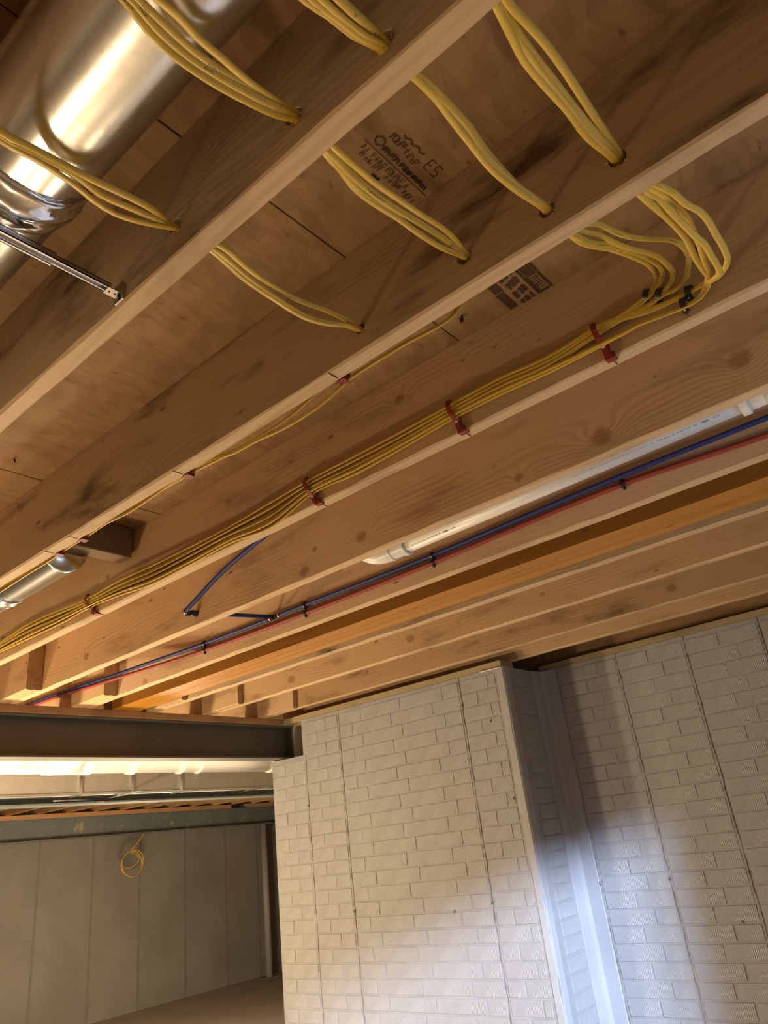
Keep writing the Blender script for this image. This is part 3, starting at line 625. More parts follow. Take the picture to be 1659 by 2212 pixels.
# measured runs of the yellow cables: (x, y, height above eye level)
CABLES = {
'1a': [(0.13,0.722,0.92), (0.165,0.722,0.905), (0.243,0.722,0.88), (0.291,0.722,0.885), (0.336,0.723,0.891), (0.381,0.723,0.898), (0.423,0.721,0.904), (0.468,0.723,0.911), (0.512,0.734,0.917), (0.556,0.718,0.915), (0.585,0.701,0.898), (0.638,0.718,0.909), (0.712,0.73,0.917), (0.784,0.729,0.922), (0.847,0.718,0.927), (0.891,0.711,0.925), (0.915,0.709,0.921), (0.962,0.709,0.921), (0.985,0.759,0.911), (0.968,1,0.902), (0.968,1.2,0.905), (0.968,1.5,0.908), (0.968,1.8,0.902), (0.968,2.1,0.905), (0.968,2.4,0.908), (0.968,2.7,0.902), (0.968,3,0.905), (0.968,3.4,0.908), (0.968,3.82,0.916), (0.968,4.3,0.92), (0.968,4.9,0.916)],
'1b': [(0.13,0.735,0.92), (0.165,0.735,0.905), (0.25,0.735,0.88), (0.298,0.735,0.884), (0.34,0.741,0.889), (0.368,0.748,0.893), (0.389,0.754,0.895), (0.428,0.759,0.9), (0.463,0.752,0.905), (0.493,0.742,0.91), (0.512,0.734,0.913), (0.556,0.729,0.911), (0.585,0.724,0.902), (0.66,0.744,0.91), (0.734,0.749,0.911), (0.81,0.744,0.906), (0.858,0.73,0.909), (0.895,0.716,0.917), (0.915,0.709,0.915), (0.962,0.709,0.915), (0.985,0.759,0.905), (0.972,0.88,0.88), (0.975,0.95,0.868), (0.976,1.07,0.862), (0.976,1.2,0.868), (0.977,1.32,0.878), (0.977,1.6,0.882), (0.977,1.8,0.884), (0.977,2.1,0.881), (0.978,2.3,0.879), (0.978,2.7,0.876), (0.978,3.4,0.876), (0.978,3.82,0.893), (0.978,4.3,0.897), (0.978,4.9,0.893)],
'1c': [(0.13,0.728,0.92), (0.165,0.728,0.905), (0.246,0.728,0.88), (0.297,0.728,0.885), (0.347,0.729,0.892), (0.392,0.741,0.898), (0.431,0.739,0.904), (0.469,0.736,0.909), (0.512,0.734,0.915), (0.556,0.726,0.913), (0.585,0.717,0.901), (0.656,0.736,0.91), (0.729,0.744,0.912), (0.807,0.741,0.908), (0.858,0.728,0.911), (0.894,0.714,0.917), (0.915,0.708,0.917), (0.962,0.708,0.917), (0.985,0.758,0.907), (0.968,1,0.9), (0.968,1.2,0.894), (0.968,1.5,0.897), (0.968,1.8,0.9), (0.968,2.1,0.894), (0.968,2.4,0.897), (0.968,2.7,0.9), (0.968,3,0.894), (0.968,3.4,0.897), (0.968,3.82,0.905), (0.968,4.3,0.909), (0.968,4.9,0.905)],
'2a': [(0.13,0.445,0.92), (0.165,0.445,0.905), (0.23,0.445,0.883), (0.291,0.445,0.88), (0.316,0.446,0.883), (0.347,0.453,0.888), (0.388,0.456,0.895), (0.429,0.46,0.902), (0.481,0.46,0.912), (0.512,0.458,0.918), (0.556,0.454,0.916), (0.585,0.45,0.901), (0.64,0.458,0.917), (0.696,0.462,0.928), (0.746,0.46,0.934), (0.797,0.456,0.937), (0.853,0.448,0.937), (0.886,0.447,0.933), (0.915,0.45,0.928), (0.962,0.45,0.928), (0.985,0.5,0.918), (0.985,0.53,0.88), (0.975,0.65,0.872), (0.975,0.8,0.868), (0.975,0.82,0.861), (0.975,0.864,0.851), (0.975,0.935,0.846), (0.975,1,0.848), (0.975,1.07,0.856), (0.975,1.165,0.862), (0.975,1.22,0.876), (0.975,1.32,0.884), (0.975,1.535,0.874), (0.975,1.6,0.874), (0.975,1.7,0.881), (0.975,1.8,0.877), (0.975,1.88,0.878), (0.975,2.02,0.872), (0.975,2.13,0.872), (0.975,2.315,0.868), (0.975,2.6,0.866), (0.975,3,0.866), (0.975,3.4,0.866), (0.975,3.82,0.893), (0.975,4.3,0.897), (0.975,4.9,0.893)],
'2b': [(0.13,0.461,0.92), (0.165,0.461,0.905), (0.23,0.461,0.883), (0.275,0.461,0.88), (0.31,0.466,0.884), (0.36,0.471,0.891), (0.396,0.471,0.897), (0.448,0.466,0.906), (0.512,0.46,0.916), (0.556,0.464,0.914), (0.585,0.468,0.905), (0.625,0.477,0.915), (0.665,0.488,0.922), (0.697,0.49,0.925), (0.737,0.488,0.929), (0.775,0.484,0.931), (0.826,0.479,0.929), (0.874,0.47,0.926), (0.915,0.457,0.925), (0.962,0.457,0.925), (0.985,0.507,0.915), (0.968,1,0.889), (0.968,1.2,0.892), (0.968,1.5,0.886), (0.968,1.8,0.889), (0.968,2.1,0.892), (0.968,2.4,0.886), (0.968,2.7,0.889), (0.968,3,0.892), (0.968,3.4,0.886), (0.968,3.82,0.894), (0.968,4.3,0.898), (0.968,4.9,0.894)],
'2c': [(0.13,0.472,0.92), (0.165,0.472,0.905), (0.268,0.472,0.88), (0.302,0.483,0.883), (0.341,0.489,0.887), (0.374,0.489,0.891), (0.408,0.487,0.896), (0.459,0.479,0.903), (0.492,0.471,0.907), (0.512,0.462,0.91), (0.556,0.461,0.908), (0.585,0.46,0.903), (0.644,0.473,0.918), (0.693,0.477,0.926), (0.749,0.475,0.931), (0.802,0.468,0.934), (0.856,0.46,0.933), (0.896,0.454,0.929), (0.915,0.453,0.925), (0.962,0.453,0.925), (0.985,0.503,0.915), (0.974,1,0.888), (0.974,1.2,0.882), (0.974,1.5,0.885), (0.974,1.8,0.888), (0.974,2.1,0.882), (0.974,2.4,0.885), (0.974,2.7,0.888), (0.974,3,0.882), (0.974,3.4,0.885), (0.974,3.82,0.893), (0.974,4.3,0.897), (0.974,4.9,0.893)],
'2d': [(0.13,0.465,0.92), (0.165,0.465,0.905), (0.23,0.465,0.883), (0.272,0.465,0.88), (0.308,0.474,0.883), (0.356,0.479,0.89), (0.403,0.476,0.896), (0.458,0.469,0.904), (0.512,0.46,0.912), (0.556,0.462,0.91), (0.585,0.464,0.904), (0.633,0.477,0.916), (0.686,0.485,0.924), (0.734,0.482,0.93), (0.785,0.474,0.935), (0.833,0.467,0.935), (0.877,0.461,0.931), (0.915,0.455,0.925), (0.962,0.455,0.925), (0.985,0.505,0.915), (0.968,1,0.878), (0.968,1.2,0.881), (0.968,1.5,0.884), (0.968,1.8,0.878), (0.968,2.1,0.881), (0.968,2.4,0.884), (0.968,2.7,0.878), (0.968,3,0.881), (0.968,3.4,0.884), (0.968,3.82,0.893), (0.968,4.3,0.897), (0.968,4.9,0.893)],
'3a': [(0.13,0.328,0.92), (0.165,0.328,0.905), (0.23,0.328,0.883), (0.405,0.328,0.88), (0.437,0.322,0.883), (0.477,0.319,0.889), (0.512,0.309,0.894), (0.556,0.306,0.892), (0.585,0.302,0.913), (0.644,0.302,0.927), (0.681,0.303,0.932), (0.719,0.304,0.934), (0.763,0.309,0.934), (0.808,0.309,0.93), (0.855,0.305,0.923), (0.915,0.29,0.914), (0.962,0.29,0.912), (0.99,0.247,0.898), (1.058,0.243,0.933), (1.111,0.235,0.948), (1.143,0.226,0.957), (1.181,0.212,0.969), (1.22,0.195,0.982), (1.251,0.18,0.99), (1.273,0.172,0.99), (1.293,0.169,0.986), (1.311,0.17,0.981), (1.318,0.179,0.963), (1.318,0.188,0.945), (1.318,0.202,0.934), (1.318,0.218,0.931), (1.318,0.237,0.933), (1.318,0.261,0.93), (1.318,0.289,0.929), (1.318,0.318,0.931), (1.327,0.5,0.929), (1.327,0.63,0.937), (1.329,0.77,0.937), (1.329,0.93,0.932), (1.33,1.08,0.932), (1.329,1.25,0.934), (1.329,1.42,0.924), (1.327,1.6,0.917), (1.326,1.8,0.916), (1.327,2,0.919), (1.329,2.2,0.928), (1.329,2.39,0.927), (1.33,2.6,0.936), (1.327,2.85,0.948), (1.327,3.15,0.93), (1.33,3.5,0.93), (1.33,3.82,0.938), (1.33,4.3,0.942), (1.33,4.9,0.938)],
'3b': [(0.13,0.315,0.92), (0.165,0.315,0.905), (0.23,0.315,0.883), (0.417,0.315,0.88), (0.454,0.314,0.885), (0.492,0.31,0.891), (0.512,0.305,0.895), (0.556,0.306,0.893), (0.585,0.308,0.913), (0.644,0.31,0.926), (0.683,0.314,0.93), (0.744,0.318,0.931), (0.795,0.319,0.927), (0.85,0.311,0.92), (0.915,0.294,0.911), (0.962,0.294,0.909), (0.99,0.266,0.893), (1.075,0.262,0.94), (1.138,0.254,0.958), (1.192,0.242,0.972), (1.241,0.226,0.984), (1.278,0.215,0.987), (1.307,0.211,0.985), (1.318,0.207,0.972), (1.318,0.213,0.955), (1.318,0.225,0.946), (1.318,0.238,0.939), (1.318,0.261,0.928), (1.318,0.29,0.924), (1.318,0.33,0.927), (1.329,0.5,0.919), (1.329,0.63,0.927), (1.329,0.77,0.927), (1.327,0.93,0.921), (1.327,1.08,0.919), (1.329,1.25,0.923), (1.329,1.42,0.903), (1.331,1.6,0.903), (1.33,1.8,0.9), (1.328,2,0.901), (1.327,2.2,0.914), (1.329,2.39,0.917), (1.329,2.6,0.922), (1.331,2.85,0.931), (1.329,3.15,0.921), (1.326,3.5,0.921), (1.326,3.82,0.929), (1.326,4.3,0.933), (1.326,4.9,0.929)],
'3c': [(0.13,0.3,0.92), (0.165,0.3,0.905), (0.23,0.3,0.883), (0.431,0.3,0.88), (0.468,0.3,0.888), (0.512,0.301,0.899), (0.556,0.303,0.897), (0.585,0.305,0.912), (0.645,0.306,0.926), (0.685,0.309,0.931), (0.731,0.312,0.933), (0.78,0.315,0.931), (0.83,0.311,0.925), (0.874,0.303,0.919), (0.915,0.292,0.913), (0.962,0.292,0.911), (0.99,0.275,0.887), (1.066,0.277,0.927), (1.127,0.266,0.956), (1.192,0.252,0.977), (1.245,0.238,0.988), (1.281,0.229,0.991), (1.306,0.225,0.991), (1.318,0.225,0.981), (1.318,0.234,0.966), (1.318,0.248,0.954), (1.318,0.263,0.947), (1.318,0.287,0.938), (1.318,0.317,0.934), (1.318,0.347,0.933), (1.319,0.5,0.913), (1.318,0.63,0.92), (1.319,0.77,0.92), (1.32,0.93,0.913), (1.321,1.08,0.911), (1.319,1.25,0.913), (1.321,1.42,0.89), (1.319,1.6,0.895), (1.317,1.8,0.891), (1.318,2,0.891), (1.32,2.2,0.905), (1.319,2.39,0.909), (1.321,2.6,0.914), (1.319,2.85,0.922), (1.317,3.15,0.916), (1.32,3.5,0.916), (1.32,3.82,0.924), (1.32,4.3,0.928), (1.32,4.9,0.924)],
'3d': [(0.13,0.321,0.92), (0.165,0.321,0.905), (0.23,0.321,0.883), (0.411,0.321,0.88), (0.446,0.317,0.884), (0.488,0.313,0.89), (0.512,0.306,0.894), (0.556,0.305,0.892), (0.585,0.303,0.913), (0.644,0.304,0.926), (0.683,0.304,0.931), (0.725,0.306,0.933), (0.769,0.312,0.931), (0.816,0.31,0.926), (0.861,0.304,0.92), (0.915,0.29,0.911), (0.962,0.29,0.909), (0.99,0.281,0.891), (1.076,0.285,0.934), (1.158,0.271,0.97), (1.215,0.259,0.986), (1.26,0.248,0.994), (1.293,0.241,0.997), (1.318,0.239,0.994), (1.318,0.241,0.974), (1.318,0.252,0.96), (1.318,0.268,0.953), (1.318,0.291,0.944), (1.318,0.321,0.939), (1.318,0.352,0.935), (1.328,0.5,0.91), (1.329,0.63,0.917), (1.329,0.77,0.918), (1.33,0.93,0.909), (1.329,1.08,0.906), (1.329,1.25,0.911), (1.327,1.42,0.883), (1.327,1.6,0.889), (1.329,1.8,0.884), (1.331,2,0.884), (1.33,2.2,0.899), (1.329,2.39,0.907), (1.327,2.6,0.908), (1.327,2.85,0.915), (1.33,3.15,0.912), (1.33,3.5,0.912), (1.33,3.82,0.92), (1.33,4.3,0.924), (1.33,4.9,0.92)],
'4a': [(0.13,0.161,0.92), (0.3,0.161,0.88), (0.5,0.161,0.915), (0.556,0.162,0.913), (0.585,0.163,0.901), (0.635,0.162,0.918), (0.684,0.16,0.929), (0.741,0.16,0.937), (0.794,0.161,0.939), (0.848,0.162,0.937), (0.915,0.161,0.927), (0.962,0.161,0.925), (0.99,0.132,0.889), (1.052,0.124,0.913), (1.091,0.119,0.917), (1.133,0.107,0.921), (1.166,0.103,0.917), (1.197,0.103,0.91), (1.23,0.102,0.901), (1.254,0.104,0.893), (1.271,0.113,0.891), (1.291,0.129,0.895), (1.311,0.147,0.905), (1.318,0.171,0.91), (1.318,0.19,0.91), (1.318,0.237,0.913), (1.318,0.278,0.918), (1.318,0.318,0.929), (1.318,0.36,0.94), (1.32,0.5,0.932), (1.319,0.63,0.941), (1.319,0.77,0.939), (1.318,0.93,0.936), (1.318,1.08,0.936), (1.319,1.25,0.937), (1.321,1.42,0.931), (1.322,1.6,0.923), (1.32,1.8,0.923), (1.318,2,0.926), (1.318,2.2,0.934), (1.319,2.39,0.93), (1.32,2.6,0.942), (1.322,2.85,0.954), (1.319,3.15,0.934), (1.317,3.5,0.934), (1.317,3.82,0.942), (1.317,4.3,0.946), (1.317,4.9,0.942)],
'4b': [(0.13,0.166,0.92), (0.3,0.166,0.88), (0.5,0.166,0.915), (0.556,0.169,0.913), (0.585,0.171,0.906), (0.641,0.178,0.924), (0.69,0.18,0.933), (0.751,0.179,0.938), (0.791,0.178,0.938), (0.849,0.174,0.933), (0.915,0.166,0.923), (0.962,0.166,0.921), (0.99,0.151,0.893), (1.052,0.146,0.916), (1.103,0.143,0.921), (1.142,0.138,0.92), (1.182,0.132,0.915), (1.21,0.126,0.911), (1.241,0.126,0.902), (1.268,0.125,0.893), (1.282,0.13,0.89), (1.3,0.146,0.898), (1.318,0.168,0.912), (1.318,0.19,0.909), (1.318,0.238,0.91), (1.318,0.279,0.914), (1.318,0.319,0.925), (1.318,0.361,0.935), (1.32,0.5,0.922), (1.321,0.63,0.931), (1.319,0.77,0.929), (1.321,0.93,0.925), (1.319,1.08,0.924), (1.319,1.25,0.925), (1.318,1.42,0.911), (1.318,1.6,0.909), (1.32,1.8,0.907), (1.322,2,0.909), (1.321,2.2,0.919), (1.319,2.39,0.919), (1.317,2.6,0.928), (1.318,2.85,0.938), (1.321,3.15,0.925), (1.321,3.5,0.925), (1.321,3.82,0.933), (1.321,4.3,0.937), (1.321,4.9,0.933)],
'4c': [(0.13,0.171,0.92), (0.3,0.171,0.88), (0.5,0.171,0.915), (0.556,0.174,0.913), (0.585,0.177,0.904), (0.644,0.187,0.923), (0.687,0.193,0.932), (0.745,0.191,0.936), (0.804,0.186,0.936), (0.859,0.184,0.93), (0.915,0.171,0.922), (0.962,0.171,0.92), (0.99,0.162,0.893), (1.085,0.159,0.926), (1.138,0.153,0.931), (1.181,0.149,0.93), (1.216,0.15,0.926), (1.245,0.152,0.92), (1.272,0.151,0.914), (1.295,0.149,0.908), (1.318,0.161,0.903), (1.318,0.178,0.888), (1.318,0.197,0.884), (1.318,0.21,0.884), (1.318,0.257,0.892), (1.318,0.298,0.897), (1.318,0.327,0.895), (1.328,0.5,0.9), (1.327,0.63,0.906), (1.329,0.77,0.908), (1.328,0.93,0.898), (1.329,1.08,0.893), (1.329,1.25,0.899), (1.33,1.42,0.862), (1.329,1.6,0.875), (1.327,1.8,0.868), (1.327,2,0.866), (1.328,2.2,0.885), (1.329,2.39,0.897), (1.331,2.6,0.894), (1.329,2.85,0.898), (1.326,3.15,0.903), (1.329,3.5,0.903), (1.329,3.82,0.911), (1.329,4.3,0.915), (1.329,4.9,0.911)],
'4d': [(0.13,0.169,0.92), (0.3,0.169,0.88), (0.5,0.169,0.915), (0.556,0.172,0.913), (0.585,0.174,0.905), (0.642,0.183,0.924), (0.689,0.185,0.932), (0.746,0.185,0.937), (0.799,0.182,0.937), (0.854,0.179,0.932), (0.915,0.169,0.922), (0.962,0.169,0.92), (0.99,0.143,0.892), (1.068,0.137,0.923), (1.116,0.131,0.93), (1.148,0.13,0.931), (1.183,0.133,0.929), (1.22,0.135,0.924), (1.244,0.139,0.92), (1.27,0.143,0.914), (1.299,0.149,0.907), (1.318,0.16,0.901), (1.318,0.177,0.886), (1.318,0.196,0.883), (1.318,0.212,0.884), (1.318,0.257,0.89), (1.318,0.298,0.896), (1.318,0.327,0.896), (1.321,0.5,0.903), (1.32,0.63,0.91), (1.319,0.77,0.91), (1.318,0.93,0.902), (1.318,1.08,0.898), (1.319,1.25,0.902), (1.32,1.42,0.87), (1.322,1.6,0.881), (1.321,1.8,0.875), (1.319,2,0.874), (1.318,2.2,0.891), (1.319,2.39,0.899), (1.319,2.6,0.9), (1.321,2.85,0.905), (1.321,3.15,0.906), (1.317,3.5,0.906), (1.317,3.82,0.914), (1.317,4.3,0.918), (1.317,4.9,0.914)],
}

# ================================================================== YELLOW CABLES
def flat_cable(pts, seedv):
    rnd = random.Random(seedv); P = catmull(pts, .014); W = []; ph = rnd.uniform(0, 6); tw = rnd.uniform(.15, .32)
    for i, p in enumerate(P):
        d = (P[min(i + 1, len(P) - 1)] - P[max(i - 1, 0)]).normalized()
        a = abs(d.y) ** 1.5; N = Vector((a, 0, 1 - a)); Wv = d.cross(N)
        if Wv.length < .05: Wv = d.cross(Vector((1, 0, .3)))
        Wv.normalize(); ang = tw * math.sin(ph + i * .03) + (.5 if p.x > .96 and a > .6 else 0)
        W.append(Matrix.Rotation(ang, 3, d) @ Wv)
    return sweep(P, W, .0062, .0031, 10)
CL = {
 '1a': 'upper yellow cable of the leftmost bundle crossing under the round duct joint',
 '1b': 'lowest sagging yellow cable of the leftmost bundle crossing under the round duct joint',
 '1c': 'middle yellow cable of the leftmost bundle crossing under the round duct joint',
 '2a': 'upper right yellow cable of the wide bundle passing over the middle of the round duct',
 '2b': 'yellow cable second from the right in the bundle over the middle of the round duct',
 '2c': 'lowest left yellow cable of the wide bundle passing over the middle of the round duct',
 '2d': 'yellow cable between the two lower ones of the bundle over the duct middle',
 '3a': 'yellow cable making the widest swing of the four turning into the two left black staples',
 '3b': 'yellow cable second widest of the four turning into the two left black staples',
 '3c': 'yellow cable third widest of the four turning into the two left black staples',
 '3d': 'yellow cable turning tightest into the leftmost black staple',
 '4a': 'yellow cable making the outermost loop at the right before the red strap',
 '4b': 'yellow cable in the second loop from the outside at the right',
 '4c': 'front yellow cable running down into the lowest black staple at the right',
 '4d': 'rear yellow cable of the pair running down into the lowest black staple at the right'}
for i, (k, pts) in enumerate(sorted(CABLES.items())):
    tag(obj('electric_cable', flat_cable(pts, i), 'cable', origin=pts[0], smooth=True), CL[k], 'cable', 'yellow flat cables')

# red stacker straps on the cable joist: strip bent over the bundle, nail and flared foot
def strap(y, ztop, lean, label, depth=.034):
    t = thing('cable_strap', label, 'cable strap', (1.333, y, H))
    x = 1.335
    path = [(x - .002, ztop + .010), (x - .012, ztop + .012), (x - .020, ztop - .004), (x - depth * .8, ztop - .016), (x - .022, ztop - .036), (x - .008, ztop - .052), (x - .005, ztop - .070), (x - .004, H + .012), (x - .003, H - .003)]
    bm = bmesh.new(); L = []
    for i, (a, z) in enumerate(path):
        f = i / (len(path) - 1); yy = y + lean * (.5 - f); w_ = .0065 if i < len(path) - 2 else (.0085 if i == len(path) - 2 else .012)
        if i in (3, 4): w_ = .0060
        n = Vector((-1, 0, 0)); th = .0028
        L.append([bm.verts.new(q) for q in ((a, yy - w_, z), (a, yy + w_, z), (a - th, yy + w_ * .9, z - .0006), (a - th, yy - w_ * .9, z - .0006))])
    for A, B in zip(L, L[1:]):
        for k in range(4): bm.faces.new((A[k], A[(k + 1) % 4], B[(k + 1) % 4], B[k]))
    bm.faces.new(L[0][::-1]); bm.faces.new(L[-1]); bmesh.ops.recalc_face_normals(bm, faces=bm.faces)
    s = obj('strip', bm, 'red', parent=t)
    bm = bmesh.new(); beamlike(bm, (y - lean * .5 - .011, y - lean * .5 + .011), [(x - .004, H + .010), (x - .004, H - .004), (x + .012, H - .004), (x + .012, H - .0005), (x - .0005, H - .0005), (x - .0005, H + .010)], 'y')
    obj('foot', bm, 'red', parent=t)
    obj('gusset', bxo(x - .007, x - .0005, y - lean * .18 - .010, y - lean * .18 - .006, H + .006, ztop - .034), 'red', parent=t)
    obj('nail_head', lathe_axis((x - .0105, y - lean * .16, ztop - .052), (-1, 0, 0), [(-.004, .0015), (0, .0015), (0, .0045), (.0015, .004), (.002, .001)], 14), 'nail', parent=t)
    bm = bmesh.new(); box(bm, x + .012, x + .034, y - lean * .5 - .0006, y - lean * .5 + .0006, H - .0016, H - .0002); obj('pry_slit', bm, 'hole', parent=t)
strap(.385, .944, .016, 'red plastic strap clamping the cables nearest the black staples, first of four')
strap(.765, .944, .020, 'red plastic strap clamping the cables above the joint in the drain joist, second of four')
strap(1.255, .940, .034, 'red plastic strap on the cable joist above the big knot, third of four')
strap(2.39, .938, .050, 'red plastic strap on the cable joist farthest left, fourth of four')

def half_clip(t, p, axis_dir, r, mat='black', wd=.007, th=.003, nails=True):
    """staple with a rounded bridge over a pipe or cable lying on a face that looks along -x"""
    d = Vector(axis_dir).normalized(); n = Vector((-1, 0, 0)); s = d.cross(n).normalized(); p = Vector(p); bm = bmesh.new(); L = []
    for k in range(13):
        a = PI * k / 12; o = s * math.cos(a) + n * math.sin(a) * 1.05
        L.append([bm.verts.new(p + o * (r + (th if q in (2, 3) else 0)) + d * (wd * (-1 if q in (0, 3) else 1) * (1.25 if k in (0, 12) else 1)) - n * (.0 if 0 < k < 12 else r * .6)) for q in range(4)])
    for A, B in zip(L, L[1:]):
        for k in range(4): bm.faces.new((A[k], A[(k + 1) % 4], B[(k + 1) % 4], B[k]))
    bm.faces.new(L[0][::-1]); bm.faces.new(L[-1]); bmesh.ops.recalc_face_normals(bm, faces=bm.faces)
    obj('bridge', bm, mat, parent=t)
    if nails:
        q = p - s * (r + th * 1.4) - n * (r * .55)
        obj('nail_boss', lathe_axis(q, n, [(0, .0042), (.010, .0042), (.011, .003)], 10), mat, parent=t)
        obj('nail_head', lathe_axis(q + n * .011, n, [(0, .0026), (.0012, .002)], 10), 'steel_bright', parent=t)
for (y, z, dy, dz, lab) in ((.268, .953, 1, .55, 'leftmost black cable staple on the cable joist'), (.245, .940, 1, .55, 'second black cable staple from the left on the cable joist'),
                            (.193, .913, 1, .25, 'upper of the two right black cable staples'), (.209, .893, 1, .15, 'lowest black cable staple, nearest the joist edge'),
                            (.147, .990, 0.1, 1, 'small black staple high behind the looping cables')):
    t = thing('cable_staple', lab, 'staple', (1.334, y, z))
    half_clip(t, (1.324, y, z), (0, dy, dz), .0105, wd=.0058, th=.0036)
# red straps on the back of the second bored joist: only their lower lips show
for y, lab in ((.80, 'tip of a red strap under the second bored joist, nearest the small check mark'), (1.32, 'tip of a red strap under the second bored joist, at its chewed edge'),
               (1.80, 'tip of a red strap under the second bored joist, at the duct boot'), (1.93, 'tip of the farthest red strap under the second bored joist')):
    t = thing('cable_strap', lab, 'cable strap', (.96, y, H))
    bm = bmesh.new(); beamlike(bm, (y - .010, y + .010), [(.9595, .93), (.980, .91), (.981, .872), (.978, .8625), (.957, .8635), (.957, .8645), (.9595, .8655)], 'y'); bmesh.ops.recalc_face_normals(bm, faces=bm.faces)
    obj('strip', bm, 'red', parent=t)
    bm = bmesh.new(); box(bm, .924, .950, y - .0007, y + .0007, H - .0012, H - .0002); obj('pry_slit', bm, 'hole', parent=t)

# ================================================================== WATER PIPES
def on_line(pts, y):
    for a, b in zip(pts, pts[1:]):
        if a[0] <= y <= b[0]: return a[1] + (b[1] - a[1]) * (y - a[0]) / (b[0] - a[0])
    return pts[-1][1]
BL = [(-.55, .968), (.233, .962), (.693, .961), (1.424, .950), (2.099, .953), (2.79, .958), (3.15, .950), (3.43, .943), (3.63, .950), (3.87, .961), (4.15, .969), (4.9, .97)]
RD = [(-.55, .914), (.247, .918), (.682, .938), (1.428, .922), (2.103, .917), (2.791, .925), (3.15, .923), (3.43, .924), (3.63, .932), (3.87, .943), (4.15, .955), (4.9, .955)]
def px_at(y): return XP - .0775 * max(0, min(1, (y - 2.8) / .62)) ** 1.0     # both pipes swing out around the lapped joist ends
XP = 2.1315
bp = thing('water_pipe', 'blue water pipe clipped along the smooth joist', 'pipe', (XP, 2.296, .948))
obj('pipe', tube([(XP - (.012 if 0 < i < 3 else 0), y, z) for i, (y, z) in enumerate(BL) if y < 2.27] + [(XP, 2.275, .953)], .0085, 12), 'blue', parent=bp, smooth=True)
obj('pipe', tube([(XP, 2.318, .953)] + [(px_at(y), y, z) for y, z in BL if y > 2.35], .0085, 12), 'blue', parent=bp, smooth=True)
rp = thing('water_pipe', 'red water pipe clipped along the smooth joist below the blue one', 'pipe', (XP, 0, .92))
obj('pipe', tube([(px_at(y), y, z) for y, z in RD], .0085, 12), 'redpex', parent=rp, smooth=True)
tee = thing('pipe_tee', 'black tee fitting with copper rings in the blue pipe', 'pipe fitting', (XP, 2.296, .953))
obj('body', tube([(XP, 2.268, .953), (XP, 2.325, .953)], .0100, 12), 'black', parent=tee, smooth=True)
obj('branch', tube([(XP, 2.296, .953), (XP - .032, 2.298, .950)], .0095, 12), 'black', parent=tee, smooth=True)
for y in (2.262, 2.318): obj('crimp_ring', lathe_axis((XP, y, .953), (0, 1, 0), [(0, .0112), (.008, .0112)], 16), 'copper', parent=tee)
bb = thing('water_pipe', 'short blue pipe from the black tee through the knotty joist', 'pipe', (1.95, 2.30, .93))
obj('pipe', tube([(XP - .03, 2.298, .950), (1.72, 2.318, .914)], .0088, 12), 'blue', parent=bb, smooth=True)
el = thing('pipe_elbow', 'black elbow fitting with copper rings where the blue pipe leaves the knotty joist', 'pipe fitting', (1.70, 2.32, .914))
obj('collar', tube([(1.735, 2.317, .914), (1.712, 2.319, .913)], .0125, 14), 'black', parent=el, smooth=True)
obj('body', tube([(1.715, 2.318, .913), (1.690, 2.330, .909), (1.682, 2.318, .914)], .0095, 12, .006), 'black', parent=el, smooth=True)
obj('crimp_ring', lathe_axis((1.6815, 2.320, .912), (-.012, -.44, .14), [(0, .0115), (.008, .0115)], 16), 'copper', parent=el)
bu = thing('water_pipe', 'blue pipe rising from the black elbow towards the cable joist', 'pipe', (1.68, 2.31, .915))
obj('pipe', tube([(1.6815, 2.320, .912), (1.680, 2.08, 1.004), (1.672, 1.862, 1.052), (1.665, 1.70, 1.078), (1.66, 1.60, 1.100)], .0092, 12), 'blue', parent=bu, smooth=True)
for i, y in enumerate((.675, 1.428, 2.105, 2.785)):
    who = ('nearest, where the white pipe bears print', 'second, beside the drain pipe joint', 'third, just right of the tee', 'farthest left')[i]
    for nm, L in (('blue', BL), ('red', RD)):
        z = on_line(L, y); t = thing('pipe_clip', 'black clip on the %s water pipe, the %s' % (nm, who), 'pipe clip', (2.143, y, z))
        half_clip(t, (XP, y, z), (0, 1, 0), .0092, wd=.0055, th=.004)

# ================================================================== NEAR DRAIN PIPE
dp = thing('drain_pipe', 'white drain pipe running behind the knotty joist with a print along it', 'pipe', (1.93, .2, .93))
A, B = Vector((1.925, .24, .944)), Vector((1.925, 1.45, .932)); D = (B - A).normalized(); r = .030
obj('pipe', lathe_axis(A, D, [(0, r), ((B - A).length, r)], 32), 'pvc', parent=dp, smooth=True)
obj('near_hub', lathe_axis(A - D * .055, D, [(0, .033), (.055, .033), (.055, .040), (.075, .040), (.075, r)], 32), 'pvc', parent=dp)
obj('near_pipe', lathe_axis(A - D * .70, D, [(0, .033), (.66, .033)], 32), 'pvc', parent=dp, smooth=True)
obj('coupling', lathe_axis(A + D * 1.145, D, [(0, r), (0, .0385), (.016, .0385), (.018, .034), (.062, .034), (.064, .037), (.076, .037), (.078, r)], 32), 'pvc', parent=dp)
e0 = A + D * 1.215
obj('bend', tube([e0, e0 + Vector((0, .05, .002)), e0 + Vector((0, .10, .022)), e0 + Vector((0, .14, .055))], .0345, 28, .012), 'pvc', parent=dp, smooth=True)
obj('riser', tube([e0 + Vector((0, .125, .045)), e0 + Vector((0, .235, .135))], .029, 24), 'pvc', parent=dp, smooth=True)
bp_ = bmesh.new(); bg_ = bmesh.new()
def mark(bm, s, l, ang, hgt):
    v = []
    for ds, da in ((0, 0), (l, 0), (l, hgt), (0, hgt)):
        a = ang + da / r; n = Vector((math.cos(a), 0, math.sin(a))); v.append(bm.verts.new(A + D * (s + ds) + n * (r + .0003)))
    bm.faces.new(v)
a0 = -2.40
